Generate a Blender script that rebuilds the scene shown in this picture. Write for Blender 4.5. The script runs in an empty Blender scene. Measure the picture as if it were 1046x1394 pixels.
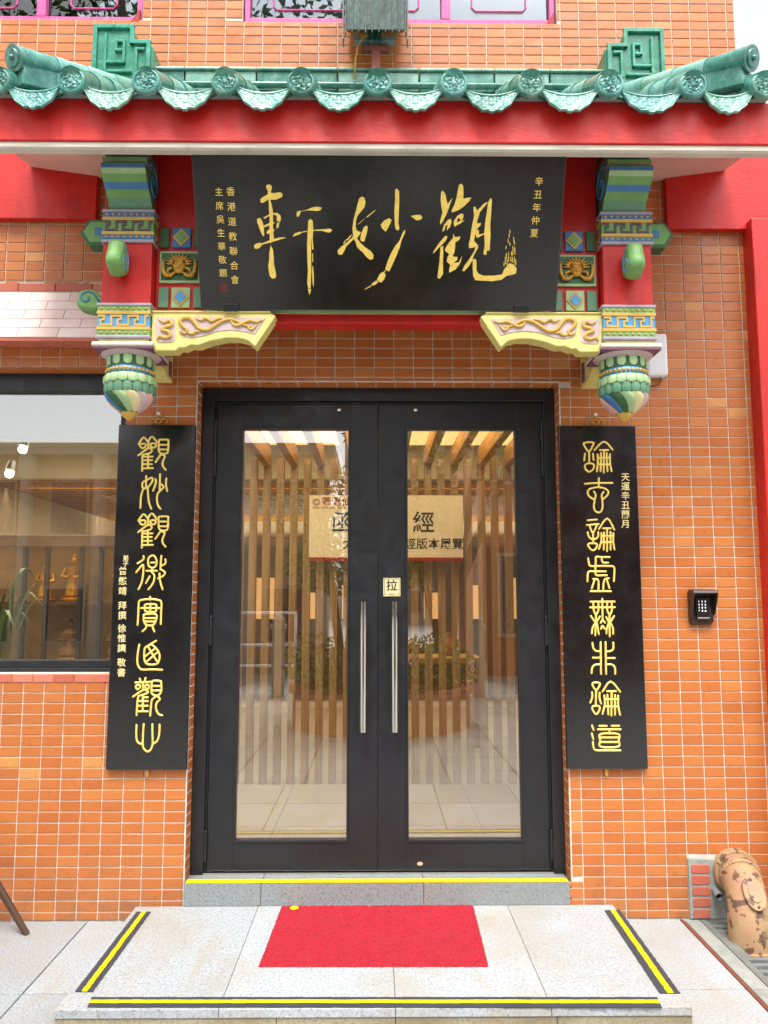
import bpy, math, random
from mathutils import Vector, Matrix
random.seed(7)
R = math.radians
S = bpy.context.scene
C = S.collection

# ---------------------------------------------------------------- camera, sky, sun, exposure
cam_d = bpy.data.cameras.new('camera'); cam = bpy.data.objects.new('camera', cam_d); C.objects.link(cam)
cam.location = (-.015, -3.89, 1.47)
cam.rotation_euler = (R(96.5), 0, R(-.58))
cam_d.sensor_fit = 'VERTICAL'; cam_d.sensor_height = 36; cam_d.sensor_width = 27
cam_d.lens = 27.89; cam_d.clip_end = 500; cam_d.clip_start = .05
S.camera = cam
S.render.resolution_x = 768; S.render.resolution_y = 1024

SUN_EL, SUN_AZ = R(61), R(-16)          # azimuth measured from the street side, negative = from the left
W = bpy.data.worlds.new('World'); S.world = W; W.use_nodes = True
nt = W.node_tree; nt.nodes.clear()
sky = nt.nodes.new('ShaderNodeTexSky'); sky.sky_type = 'NISHITA'; sky.sun_disc = False
sky.sun_elevation = SUN_EL; sky.sun_rotation = R(180) + SUN_AZ
sky.dust_density = 4; sky.air_density = 1.0; sky.ozone_density = .6
hs = nt.nodes.new('ShaderNodeHueSaturation'); hs.inputs['Saturation'].default_value = .16
hs.inputs['Value'].default_value = 1.5
bg = nt.nodes.new('ShaderNodeBackground'); bg.inputs['Strength'].default_value = .14
wo = nt.nodes.new('ShaderNodeOutputWorld')
nt.links.new(sky.outputs[0], hs.inputs['Color']); nt.links.new(hs.outputs[0], bg.inputs['Color']); nt.links.new(bg.outputs[0], wo.inputs[0])
sd = bpy.data.lights.new('sun', 'SUN'); sd.energy = 1.5; sd.angle = R(12); sd.color = (1, .965, .92)
sun = bpy.data.objects.new('sun', sd); C.objects.link(sun)
dirv = Vector((-math.sin(SUN_AZ) * math.cos(SUN_EL), math.cos(SUN_AZ) * math.cos(SUN_EL), -math.sin(SUN_EL)))
sun.rotation_euler = dirv.to_track_quat('-Z', 'Y').to_euler(); sun.location = (-3, -8, 12)
vs = S.view_settings; vs.view_transform = 'Standard'; vs.look = 'None'; vs.gamma = 1; vs.use_curve_mapping = False
vs.exposure = .93

# ---------------------------------------------------------------- materials
def hexc(h):
    c = [int(h[i:i+2], 16) / 255 for i in (0, 2, 4)]
    return tuple(v / 12.92 if v <= .04045 else ((v + .055) / 1.055) ** 2.4 for v in c)
class N:
    def __init__(s, name):
        s.m = bpy.data.materials.new(name); s.m.use_nodes = True; s.t = s.m.node_tree; s.t.nodes.clear()
        s.out = s.n('ShaderNodeOutputMaterial'); s.p = s.n('ShaderNodeBsdfPrincipled'); s.l(s.p.outputs[0], s.out.inputs[0])
        s.tc = s.n('ShaderNodeTexCoord').outputs['Object']
    def n(s, t, **k):
        x = s.t.nodes.new(t)
        for a, b in k.items(): setattr(x, a, b)
        return x
    def l(s, a, b): s.t.links.new(a, b)
    def noise(s, scale, detail=4, rough=.6, vec=None, sc=None):
        x = s.n('ShaderNodeTexNoise'); x.inputs['Scale'].default_value = scale; x.inputs['Detail'].default_value = detail; x.inputs['Roughness'].default_value = rough
        v = vec or s.tc
        if sc:
            m = s.n('ShaderNodeMapping'); m.inputs['Scale'].default_value = sc; s.l(v, m.inputs[0]); v = m.outputs[0]
        s.l(v, x.inputs['Vector']); return x.outputs['Fac']
    def ramp(s, fac, stops):
        x = s.n('ShaderNodeValToRGB'); e = x.color_ramp.elements
        while len(e) < len(stops): e.new(.5)
        for i, (p, c) in enumerate(stops):
            e[i].position = p; e[i].color = (*c, 1) if not isinstance(c, (int, float)) else (c, c, c, 1)
        s.l(fac, x.inputs[0]); return x.outputs[0]
    def mix(s, f, a, b, mode='MIX'):
        x = s.n('ShaderNodeMix', data_type='RGBA', blend_type=mode)
        for i, v in ((0, f), (6, a), (7, b)):
            if isinstance(v, (int, float)): x.inputs[i].default_value = v
            elif isinstance(v, tuple): x.inputs[i].default_value = (*v, 1)
            else: s.l(v, x.inputs[i])
        return x.outputs[2]
    def bump(s, h, strength=.3, dist=.002):
        x = s.n('ShaderNodeBump'); x.inputs['Strength'].default_value = strength; x.inputs['Distance'].default_value = dist
        s.l(h, x.inputs['Height']); s.l(x.outputs[0], s.p.inputs['Normal'])
    def set(s, **k):
        for a, b in k.items():
            i = s.p.inputs[a.replace('_', ' ')]
            if hasattr(b, 'links') or hasattr(b, 'is_linked'): s.l(b, i)
            else: i.default_value = (*b, 1) if isinstance(b, tuple) else b
def sc(c, f): return tuple(min(1, v * f) for v in c)
def paint(name, c, rough=.5, var=.12, scale=9, dirt=.0, dirtc=(.12, .10, .08), bump=.15, bs=60, bd=.002, metal=0, coat=0, spec=.5):
    k = N(name)
    col = k.ramp(k.noise(scale, 6), [(.3, sc(c, 1 - var)), (.7, sc(c, 1 + var))])
    if dirt: col = k.mix(k.ramp(k.noise(scale * 3.1, 8, .7), [(.55, 0.), (.75, dirt)]), col, dirtc)
    k.set(Base_Color=col, Metallic=metal, Coat_Weight=coat)
    k.p.inputs['Coat Roughness'].default_value = .08
    k.p.inputs['Specular IOR Level'].default_value = spec
    k.l(k.ramp(k.noise(scale * 2, 5), [(.3, max(.02, rough - .1)), (.7, min(1, rough + .12))]), k.p.inputs['Roughness'])
    if bump: k.bump(k.noise(bs, 5), bump, bd)
    return k.m
def tile_mat(name, stops, rough=.32, grain=.12):
    k = N(name)
    at = k.n('ShaderNodeAttribute', attribute_name='tint')
    col = k.ramp(at.outputs['Fac'], stops)
    col = k.mix(k.ramp(k.noise(26, 8, .65), [(.35, 0.), (.75, grain * 1.6)]), col, sc(stops[len(stops)//2][1], .7))
    col = k.mix(k.ramp(k.noise(2.2, 6, .6), [(.5, 0.), (.8, .16)]), col, (.30, .16, .08))
    col = k.mix(k.ramp(k.noise(61, 3, .6), [(.70, 0.), (.76, .45)]), col, (.62, .45, .30))
    xyz = k.n('ShaderNodeSeparateXYZ'); gp = k.n('ShaderNodeNewGeometry'); k.l(gp.outputs['Position'], xyz.inputs[0])
    lo = k.ramp(xyz.outputs[2], [(.0, 1.), (.32, 0.)]); ns = k.ramp(k.noise(8, 8, .75, vec=gp.outputs['Position']), [(.42, 0.), (.66, .7)])
    col = k.mix(k.mix(1.0, lo, ns, 'MULTIPLY'), col, (.20, .12, .07))
    k.set(Base_Color=col); k.l(k.ramp(k.noise(14, 5), [(.3, rough - .1), (.7, rough + .2)]), k.p.inputs['Roughness'])
    k.bump(k.noise(38, 6), .25, .0015)
    return k.m
MT = tile_mat('orange_wall_tile', [(0, hexc('ab5b2a')), (.3, hexc('b86730')), (.62, hexc('bf7036')), (.86, hexc('c57b3d')), (1, hexc('cd9050'))])
MTS = tile_mat('salmon_tile', [(0, hexc('b35a45')), (.5, hexc('c46a55')), (1, hexc('cc7d6a'))], .4)
MHOOD = tile_mat('sunlit_pink_tile', [(0, hexc('ecd0c8')), (.5, hexc('f1dbd4')), (1, hexc('f4e3dd'))], .35, .05)  # sunlight on the hood is put into the tile colour as paleness
MBRK = tile_mat('old_red_brick', [(0, hexc('a8412c')), (.5, hexc('b94e38')), (1, hexc('c46452'))], .7, .2)
MG = paint('grout', hexc('cdc4b7'), .85, .2, 9, .6, (.26, .23, .20), .5, 90)
MCEM = paint('cement', hexc('8f938c'), .9, .2, 12, .4, (.2, .19, .17), .8, 45, .004)
def granite(name, c, warm, f=1.0):
    k = N(name)
    sp = k.ramp(k.noise(105, 4, .85), [(.34, sc(c, .35)), (.45, sc(c, .85)), (.58, sc(c, 1.08)), (.70, sc(c, 1.3))])
    col = k.mix(k.ramp(k.noise(2.3, 7, .65), [(.45, 0.), (.66, .6 * f)]), sp, warm, 'MIX')
    col = k.mix(k.ramp(k.noise(5.3, 9, .75), [(.60, 0.), (.78, .4 * f)]), col, sc(warm, .6))
    col = k.mix(k.ramp(k.noise(1.1, 5, .6), [(.4, 0.), (.75, .3)]), col, sc(c, .6))
    at = k.n('ShaderNodeAttribute', attribute_name='tint')
    col = k.mix(1.0, col, k.ramp(at.outputs['Fac'], [(0, .86), (1, 1.04)]), 'MULTIPLY')
    col = k.mix(k.ramp(k.noise(23, 5, .6), [(.70, 0.), (.74, .35 * f)]), col, hexc('6b5a44'))
    col = k.mix(k.ramp(k.noise(3.1, 4, .5, sc=(2.2, .6, 1)), [(.58, 0.), (.70, .32 * f)]), col, hexc('9c875f'))
    k.set(Base_Color=col, Roughness=.75); k.bump(k.noise(210, 4), .35, .0015); return k.m
MGR = granite('granite', hexc('a9aeb1'), hexc('a09884'), .8)
MGRS = granite('step_granite', hexc('b0b5b8'), hexc('a79d88'), 1.0)
MGRE = granite('step_edge_granite', hexc('a79c82'), hexc('7d6c4a'), 1.5)
MTHR = granite('threshold_stone', hexc('8d9394'), hexc('8b8b88'), .3)
def redpaint(name, c):
    k = N(name)
    col = k.ramp(k.noise(3, 7, .65), [(.3, sc(c, .8)), (.7, sc(c, 1.12))])
    col = k.mix(k.ramp(k.noise(7, 9, .75), [(.6, 0.), (.8, .35)]), col, hexc('c44a44'))
    col = k.mix(k.ramp(k.noise(48, 6, .8), [(.69, 0.), (.73, .6)]), col, hexc('c98a80'))
    col = k.mix(k.ramp(k.noise(5, 7, .7, sc=(3, 3, .35)), [(.52, 0.), (.72, .55)]), col, sc(c, .45))
    k.set(Base_Color=col); k.l(k.ramp(k.noise(11, 5), [(.3, .35), (.7, .6)]), k.p.inputs['Roughness'])
    k.bump(k.noise(34, 7, .65, sc=(1, 1, 2.2)), .5, .003); return k.m
MRED = redpaint('red_paint', hexc('c41a12'))
MREDC = redpaint('red_column_paint', hexc('c8241c'))
MSOF = paint('soffit_plaster', hexc('c3bcae'), .85, .12, 5, .35, (.35, .28, .2), .35, 30)
MSOFP = paint('pink_soffit', hexc('cda296'), .85, .12, 5, .2)
def glaze(name, a, b, c):
    k = N(name)
    col = k.ramp(k.noise(16, 8, .7), [(.28, a), (.5, b), (.74, c)])
    col = k.mix(k.ramp(k.noise(70, 6, .7), [(.60, 0.), (.70, .55)]), col, hexc('a9c4b8'))
    col = k.mix(k.ramp(k.noise(9, 9, .8), [(.62, 0.), (.74, .6)]), col, hexc('4c4a3c'))
    oi = k.n('ShaderNodeObjectInfo').outputs['Random']
    col = k.mix(1.0, col, k.ramp(oi, [(0, (.72, .78, .78)), (.35, (1, .97, .92)), (.7, (.95, 1, 1)), (1, (1.0, 1.12, 1.2))]), 'MULTIPLY')
    k.set(Base_Color=col); k.l(k.ramp(k.noise(30, 5), [(.3, .12), (.7, .42)]), k.p.inputs['Roughness'])
    k.bump(k.noise(45, 7, .7), .12, .0015); return k.m
MGL = glaze('green_roof_glaze', hexc('285c50'), hexc('3f8071'), hexc('7ba698'))
MGL2 = glaze('pale_teal_glaze', hexc('488776'), hexc('77a89a'), hexc('a3c1b6'))
MGLR = glaze('rosette_glaze', hexc('2a5d52'), hexc('4f8a7e'), hexc('95b9ae'))
MGLF = glaze('finial_glaze', hexc('1c6b55'), hexc('2f8a70'), hexc('62a894'))
MBLK = paint('black_door_metal', hexc('1d1e22'), .38, .12, 6, .1, (.1, .1, .1), .08, 120)
MLAC = paint('black_lacquer', hexc('08080b'), .26, .05, 3.5, 0, bump=.02, bs=3, bd=.004, coat=1, spec=.5)
for _n in MLAC.node_tree.nodes:
    if _n.type == 'BSDF_PRINCIPLED': _n.inputs['Coat IOR'].default_value = 1.5; _n.inputs['Coat Roughness'].default_value = .12
MGOLD = paint('gold_leaf', hexc('f6d468'), .36, .12, 60, .10, (.45, .2, .03), .3, 140, .001, .2, spec=.8)
MGOLD2 = paint('dull_gold_paint', hexc('c58f2e'), .45, .2, 60, .25, (.25, .12, .03), .3, 120)
MTXT = paint('pale_gold_lettering', hexc('e8d595'), .5, .1, 60)
MSEAL = paint('seal_red', hexc('7d1b20'), .6)
MSTEEL = paint('brushed_steel', hexc('d8d4cc'), .12, .05, 4, metal=1, bump=0)
def col(n, h, r=.5, **k): return paint(n, hexc(h), r, **k)
MY = col('yellow_paint', 'd8cb7c', .5, var=.12, dirt=.35, dirtc=(.45, .33, .12)); MYT = col('yellow_tape', 'ecd400', .5, dirt=.2, bump=.1)
MKT = col('black_grip_tape', '3a3a40', .9, bump=.6, bs=400)
MBLUE = col('blue_paint', '3a72a6', var=.2, dirt=.25); MLBLUE = col('light_blue_paint', '4c94c4', var=.15, dirt=.2)
MGN = col('leaf_green_paint', '6c9a56', var=.18, dirt=.2); MLG = col('pale_green_paint', '9fbd88', var=.14, dirt=.25); MDG = col('dark_green_paint', '2d5c34', var=.18, dirt=.2)
MMG = col('jade_green_paint', '5e8c6e', var=.15, dirt=.2)
MLAV = col('lavender_paint', 'a59aa8', var=.15, dirt=.3); MPUR = col('plum_paint', '7a4663', var=.2, dirt=.2); MKEYD = col('dark_key_paint', '5a4350')
MLIL = col('lilac_ground_paint', 'c4aeb0', var=.12, dirt=.3); MWHP = col('weathered_white_paint', 'c9c6b4', .6, var=.1, dirt=.4, dirtc=(.3, .25, .2))
MOCH = col('ochre_paint', 'caa248', var=.12, dirt=.2); MPEACH = col('peach_paint', 'd9a58c'); MCRM = col('cream_paint', 'dccf9a')
MPINKF = col('magenta_window_paint', 'c9478c', .45, dirt=.35, dirtc=(.75, .6, .6))
MCARPET = N('red_mat_pile')
_c = MCARPET.ramp(MCARPET.noise(210, 3, .85), [(.3, hexc('6e0616')), (.52, hexc('bb1029')), (.75, hexc('e0485a'))])
MCARPET.set(Base_Color=MCARPET.mix(MCARPET.ramp(MCARPET.noise(5, 7, .7), [(.48, 0.), (.7, .35)]), _c, hexc('a02a38')), Roughness=.95)
MCARPET.bump(MCARPET.noise(300, 3, .8), 1, .006); MCARPET = MCARPET.m
MWOOD = N('light_wood')
MWOOD.set(Base_Color=MWOOD.ramp(MWOOD.noise(3, 6, .6, sc=(14, 14, .8)), [(.3, hexc('8a6a42')), (.5, hexc('a08056')), (.7, hexc('b09064'))]), Roughness=.5); MWOOD = MWOOD.m
MWOODB = N('beam_wood')
MWOODB.set(Base_Color=MWOODB.ramp(MWOODB.noise(3, 6, .6, sc=(14, .8, 14)), [(.3, hexc('8a5d28')), (.5, hexc('a87636')), (.7, hexc('b9873f'))]), Roughness=.5); MWOODB = MWOODB.m
MDWOOD = col('dark_wood', '4a3322', .5, var=.25)
MPLA = col('interior_plaster', 'cfc4ae', .9, var=.05, bump=0); MFLO = col('interior_floor_tile', 'a89e8a', .45, var=.08, scale=3, dirt=.25, dirtc=(.3, .22, .13))
MBAN = col('banner_cloth', 'f0e4c2', .8, var=.05); MINK = col('ink', '1a1a16', .7, bump=0); MBRED = col('banner_red', '9c2226', .7)
MLEAF = N('leaf'); _a = MLEAF.n('ShaderNodeAttribute', attribute_name='tint')
MLEAF.set(Base_Color=MLEAF.ramp(_a.outputs['Fac'], [(0, hexc('2c4718')), (.6, hexc('55782a')), (1, hexc('86a23c'))]), Roughness=.5); MLEAF = MLEAF.m
MBARK = col('bark', '6a5a48', .9, var=.3, bump=.8, bs=30)
MTER = col('terracotta_facade', 'a0654a', .8, var=.2); MCON = col('pale_stone', 'a8a093', .85, var=.12)
MLAMP = glaze('green_lamp_paint', hexc('122421'), hexc('2a4a42'), hexc('4f7c6e'))
MRUST = col('rust_brown_steel', '7a3f2c', .7, var=.2, dirt=.3)
MPLW = col('white_plastic', 'e4e4e8', .35, var=.02, bump=0); MPLB = col('brown_plastic', '33231f', .3, var=.1, bump=0)
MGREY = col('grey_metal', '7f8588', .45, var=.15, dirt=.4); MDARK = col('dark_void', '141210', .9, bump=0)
MGRATE = col('cast_iron_grate', '6f7370', .6, var=.2, dirt=.5)
MCABY = col('yellow_cable', 'b88a20', .5, bump=0)
def pipe_mat():
    k = N('chipped_pipe_paint')
    c = k.ramp(k.noise(6, 6, .6), [(.3, hexc('a87860')), (.5, hexc('a98962')), (.7, hexc('b8927e'))])
    c = k.mix(k.ramp(k.noise(24, 5, .55), [(.545, 0.), (.575, 1.)]), c, hexc('64493a'))
    c = k.mix(k.ramp(k.noise(9, 8, .7), [(.56, 0.), (.62, .75)]), c, hexc('8d7d55'))
    k.set(Base_Color=c, Roughness=.6); k.bump(k.noise(17, 5, .55), .7, .003); return k.m
MPIPE = pipe_mat()
def emis(name, c, s):
    k = N(name); k.set(Base_Color=c, Emission_Color=c, Emission_Strength=s); return k.m
MCOVE = emis('cove_light', (1, .72, .27), .62); MBULB = emis('lamp_bulb', (1, .86, .62), 25); MNICHE = emis('niche_light', (1, .62, .28), .12)
MKEYL = emis('keypad_digit', (.9, .92, 1), .8)
def glass(name, refl, tint, f0=1.0):
    k = N(name); k.t.nodes.remove(k.p)
    tr = k.n('ShaderNodeBsdfTransparent'); tr.inputs[0].default_value = (*tint, 1)
    gl = k.n('ShaderNodeBsdfGlossy'); gl.inputs['Roughness'].default_value = .0; gl.inputs['Color'].default_value = (1, 1, 1, 1)
    fr = k.n('ShaderNodeFresnel'); fr.inputs['IOR'].default_value = 1.5
    ad = k.n('ShaderNodeMath', operation='ADD', use_clamp=True); ad.inputs[1].default_value = refl; k.l(fr.outputs[0], ad.inputs[0])
    mx = k.n('ShaderNodeMixShader'); k.l(ad.outputs[0], mx.inputs[0]); k.l(tr.outputs[0], mx.inputs[1]); k.l(gl.outputs[0], mx.inputs[2]); k.l(mx.outputs[0], k.out.inputs[0]); return k.m
MGLASS = glass('door_glass', .12, (.97, .98, .97)); MGLW = glass('upper_window_glass', .04, (.62, .68, .74))

# ---------------------------------------------------------------- mesh helpers
ORG = {}
def org(p): return ORG.get(p.name, Vector((0, 0, 0))) if p else Vector((0, 0, 0))
class MB:
    def __init__(s): s.v = []; s.f = []; s.t = []; s.mi = []; s.sm = False
    def add(s, vs_, fs, tint=.5, mi=0):
        o = len(s.v); s.v += [tuple(v) for v in vs_]
        for f in fs: s.f.append([i + o for i in f]); s.t.append(tint); s.mi.append(mi)
        return s
    def box(s, x0, x1, y0, y1, z0, z1, tint=.5, mi=0):
        return s.add([(x, y, z) for z in (z0, z1) for y in (y0, y1) for x in (x0, x1)],
                     [(0, 2, 3, 1), (4, 5, 7, 6), (0, 1, 5, 4), (2, 6, 7, 3), (0, 4, 6, 2), (1, 3, 7, 5)], tint, mi)
    def cbox(s, c, d, tint=.5, mi=0):
        return s.box(c[0]-d[0]/2, c[0]+d[0]/2, c[1]-d[1]/2, c[1]+d[1]/2, c[2]-d[2]/2, c[2]+d[2]/2, tint, mi)
    def tile(s, x0, x1, z0, z1, yf, yb, tint=.5, c=.0022, dy=(0, 0, 0, 0)):
        v = [(x0, yb, z0), (x1, yb, z0), (x1, yb, z1), (x0, yb, z1), (x0, yf+c, z0), (x1, yf+c, z0), (x1, yf+c, z1), (x0, yf+c, z1),
             (x0+c, yf+dy[0], z0+c), (x1-c, yf+dy[1], z0+c), (x1-c, yf+dy[2], z1-c), (x0+c, yf+dy[3], z1-c)]
        f = [(8, 9, 10, 11)] + [(4+i, 4+(i+1) % 4, 8+(i+1) % 4, 8+i) for i in range(4)] + [(i, (i+1) % 4, 4+(i+1) % 4, 4+i) for i in range(4)]
        return s.add(v, f, tint)
    def prism(s, pts, y0, y1, ax='y', tint=.5, mi=0):
        n = len(pts)
        def P(a, b, d): return (a, d, b) if ax == 'y' else ((d, a, b) if ax == 'x' else (a, b, d))
        A = sum(pts[i][0]*pts[(i+1) % n][1]-pts[(i+1) % n][0]*pts[i][1] for i in range(n))
        if A < 0: pts = pts[::-1]
        v = [P(a, b, y0) for a, b in pts] + [P(a, b, y1) for a, b in pts]
        fs = [list(range(n)), list(range(2*n-1, n-1, -1))] + [(i, i+n, (i+1) % n+n, (i+1) % n) for i in range(n)]
        if ax != 'y': fs = [list(f)[::-1] for f in fs]
        return s.add(v, fs, tint, mi)
    def tube(s, pts, r, n=12, cap=True, tint=.5, mi=0, flat=1):
        pts = [Vector(p) for p in pts]; m = len(pts); rs = r if isinstance(r, (list, tuple)) else [r]*m
        o = len(s.v); up = None
        for i, p in enumerate(pts):
            d = (pts[min(i+1, m-1)] - pts[max(i-1, 0)]).normalized()
            if up is None: up = Vector((0, 0, 1)) if abs(d.z) < .9 else Vector((0, 1, 0))
            a = (up - d*up.dot(d)).normalized(); b = d.cross(a); up = a
            for k in range(n):
                q = p + (a*math.cos(2*math.pi*k/n) + b*math.sin(2*math.pi*k/n)*flat)*rs[i]; s.v.append(tuple(q))
        F = []
        for i in range(m-1):
            for k in range(n): F.append((o+i*n+k, o+i*n+(k+1) % n, o+(i+1)*n+(k+1) % n, o+(i+1)*n+k))
        if cap: F.append([o+k for k in range(n)][::-1]); F.append([o+(m-1)*n+k for k in range(n)])
        for f in F: s.f.append(list(f)); s.t.append(tint); s.mi.append(mi)
        return s
    def lathe(s, prof, c=(0, 0, 0), n=24, a0=0, a1=2*math.pi, tint=.5, mi=0, rf=None):
        o = len(s.v); full = abs(a1-a0-2*math.pi) < 1e-6; m = n if full else n+1
        for r, z in prof:
            for k in range(m):
                a = a0+(a1-a0)*k/n; q = r*(rf(a, z) if rf else 1); s.v.append((c[0]+q*math.cos(a), c[1]+q*math.sin(a), c[2]+z))
        for i in range(len(prof)-1):
            for k in range(n):
                k2 = (k+1) % m
                s.f.append([o+i*m+k, o+i*m+k2, o+(i+1)*m+k2, o+(i+1)*m+k]); s.t.append(tint); s.mi.append(mi)
        return s
    def ball(s, c, r, n=8, tint=.5, mi=0, sz=(1, 1, 1)):
        o = len(s.v); m = n//2
        for i in range(m+1):
            for k in range(n):
                t = math.pi*i/m; a = 2*math.pi*k/n
                s.v.append((c[0]+r*sz[0]*math.sin(t)*math.cos(a), c[1]+r*sz[1]*math.sin(t)*math.sin(a), c[2]+r*sz[2]*math.cos(t)))
        for i in range(m):
            for k in range(n): s.f.append([o+i*n+k, o+(i+1)*n+k, o+(i+1)*n+(k+1) % n, o+i*n+(k+1) % n]); s.t.append(tint); s.mi.append(mi)
        return s
    def build(s, name, mat, parent=None, label=None, smooth=False, bevel=0, kind=None, category=None, group=None):
        me = bpy.data.meshes.new(name); O = org(parent)
        me.from_pydata([(v[0]-O.x, v[1]-O.y, v[2]-O.z) for v in s.v], [], s.f)
        for m in (mat if isinstance(mat, (list, tuple)) else [mat]): me.materials.append(m)
        if any(s.mi): me.polygons.foreach_set('material_index', s.mi)
        a = me.attributes.new('tint', 'FLOAT', 'FACE'); a.data.foreach_set('value', s.t)
        if smooth: me.shade_smooth()
        me.update()
        o = bpy.data.objects.new(name, me); C.objects.link(o)
        if smooth == 'auto':
            import bmesh
            bm = bmesh.new(); bm.from_mesh(me)
            for e in bm.edges:
                if len(e.link_faces) == 2 and e.calc_face_angle(0) > .7: e.smooth = False
            bm.to_mesh(me); bm.free()
        if bevel:
            b = o.modifiers.new('bevel', 'BEVEL'); b.width = bevel; b.segments = 2; b.limit_method = 'ANGLE'; b.angle_limit = R(40)
        if parent: o.parent = parent; ORG[o.name] = O
        if label: o['label'] = label
        if kind: o['kind'] = kind
        if category: o['category'] = category
        if group: o['group'] = group
        return o
def thing(name, label, cat, loc=(0, 0, 0), group=None, rot=None):
    e = bpy.data.objects.new(name, None); C.objects.link(e); e.location = loc; e.empty_display_size = .1
    if rot: e.rotation_euler = rot; ORG[e.name] = Vector((0, 0, 0))
    else: ORG[e.name] = Vector(loc)
    e['label'] = label; e['category'] = cat
    if group: e['group'] = group
    return e
def text(name, body, size, loc, mat, parent, rot=(math.pi/2, 0, 0), depth=.0008, align='CENTER', offset=0, spacing=1, sx=1, label=None):
    cu = bpy.data.curves.new(name, 'FONT'); cu.body = body; cu.size = size; cu.extrude = depth; cu.align_x = align; cu.align_y = 'CENTER'; cu.offset = offset; cu.space_character = spacing
    cu.resolution_u = 3
    t = bpy.data.objects.new(name, cu); C.objects.link(t)
    dg = bpy.context.evaluated_depsgraph_get(); me = bpy.data.meshes.new_from_object(t.evaluated_get(dg))
    bpy.data.objects.remove(t); me.name = name
    Mx = Matrix.Translation(Vector(loc) - org(parent)) @ Matrix.Rotation(rot[2], 4, 'Z') @ Matrix.Rotation(rot[0], 4, 'X') @ Matrix.Diagonal((sx, 1, 1, 1))
    me.transform(Mx); me.materials.clear(); me.materials.append(mat)
    o = bpy.data.objects.new(name, me); C.objects.link(o)
    if parent: o.parent = parent; ORG[o.name] = org(parent)
    if label: o['label'] = label
    return o
def smoothline(P, k=4):
    if len(P) < 3: return P
    closed = P[0] == P[-1]; out = []
    n = len(P)
    for i in range(n-1):
        p1, p2 = P[i], P[i+1]
        p0 = P[i-1] if i > 0 else (P[-2] if closed else p1); p3 = P[i+2] if i+2 < n else (P[1] if closed else p2)
        for j in range(k):
            t = j/k
            out.append(tuple(.5*(2*b+(c-a)*t+(2*a-5*b+4*c-d)*t*t+(-a+3*b-3*c+d)*t**3) for a, b, c, d in zip(p0, p1, p2, p3)))
    out.append(P[-1]); return out
def stroke(mb, P, y, w=.0052, h=.003, eps=0):
    """a rounded gold stroke lying on the plane y (front towards -y), P in x,z"""
    P = smoothline(P); V = [Vector(p) for p in P]; n = len(V); ring = []
    d0 = (V[1]-V[0]).normalized(); d1 = (V[-1]-V[-2]).normalized()
    if (V[0]-V[-1]).length > 1e-5:
        V = [V[0]-d0*w, V[0]-d0*w*.7] + V + [V[-1]+d1*w*.7, V[-1]+d1*w]; ws = [.15, .72] + [1]*n + [.72, .15]
    else: ws = [1]*n
    o = len(mb.v)
    for i, p in enumerate(V):
        a = V[max(i-1, 0)]; b = V[min(i+1, len(V)-1)]; d = (b-a)
        if d.length < 1e-9: d = Vector((1, 0))
        d.normalize(); nn = Vector((-d.y, d.x)); ww = w*ws[i]
        for t, hh in ((-1, 0), (-.8, .6), (0, 1), (.8, .6), (1, 0)):
            q = p+nn*ww*t; mb.v.append((q.x, y-(h*hh*min(1, ws[i]+.2)+eps if hh else -.0005), q.y))
    for i in range(len(V)-1):
        for k in range(4): mb.f.append([o+i*5+k, o+(i+1)*5+k, o+(i+1)*5+k+1, o+i*5+k+1]); mb.t.append(.5); mb.mi.append(0)
def PT(s): return [tuple(int(c)/2000 for c in a.split(',')) for a in s.split()]
# stroke outlines carved on the boards, in half millimetres on the board face
BRUSH_JIAN='''-966,1024 -951,1033 -928,1031 -917,1010 -924,989 -928,967 -900,965 -866,971 -839,970 -828,954 -835,934 -860,925 -883,913 -929,913 -935,907 -955,912 -971,903 -999,887 -1020,892 -1020,914 -1004,929 -973,946 -954,957 -954,985 -965,1006
-949,912 -933,905 -923,864 -916,814 -918,742 -921,669 -916,603 -924,585 -938,563 -953,566 -951,640 -952,698 -946,763 -949,828
-945,544 -927,507 -923,448 -923,389 -912,329 -907,291 -918,269 -945,268 -964,291 -970,329 -974,366 -963,426 -959,485
-1054,759 -1028,766 -1012,741 -1000,701 -998,625 -1010,616 -1027,654 -1041,697 -1055,734
-916,805 -879,808 -851,785 -850,756 -859,735 -885,742 -884,785 -916,796
-886,727 -862,731 -874,691 -890,680
-999,770 -945,796 -945,785 -992,759
-1002,703 -955,723 -905,733 -905,726 -948,709 -995,689
-977,650 -965,669 -907,675 -915,658 -947,636 -974,638
-1088,544 -1066,558 -1039,562 -1012,562 -949,587 -871,607 -816,611 -817,604 -879,587 -942,568 -1020,548 -1048,518 -1072,514 -1089,521
-710,815 -691,826 -675,823 -688,793 -700,777 -715,782
-625,833 -579,853 -533,859 -498,852 -506,834 -533,823 -579,828 -625,828
-678,821 -625,833 -625,829 -678,818
-750,622 -730,644 -691,655 -668,652 -692,635 -746,617
-668,657 -625,664 -626,657 -668,650
-573,672 -482,677 -428,682 -409,670 -432,649 -459,653 -490,663 -574,666
-616,743 -596,761 -577,743 -574,670 -581,597 -575,513 -586,509 -591,583 -590,641 -594,583 -597,450 -598,338 -605,224 -609,183 -629,190 -636,232 -628,330 -631,449 -630,553 -622,656
-589,375 -582,371 -577,277 -582,194 -589,225 -591,300
-633,183 -602,177 -619,129
-587,479 -581,478 -581,405 -587,405'''
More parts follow.
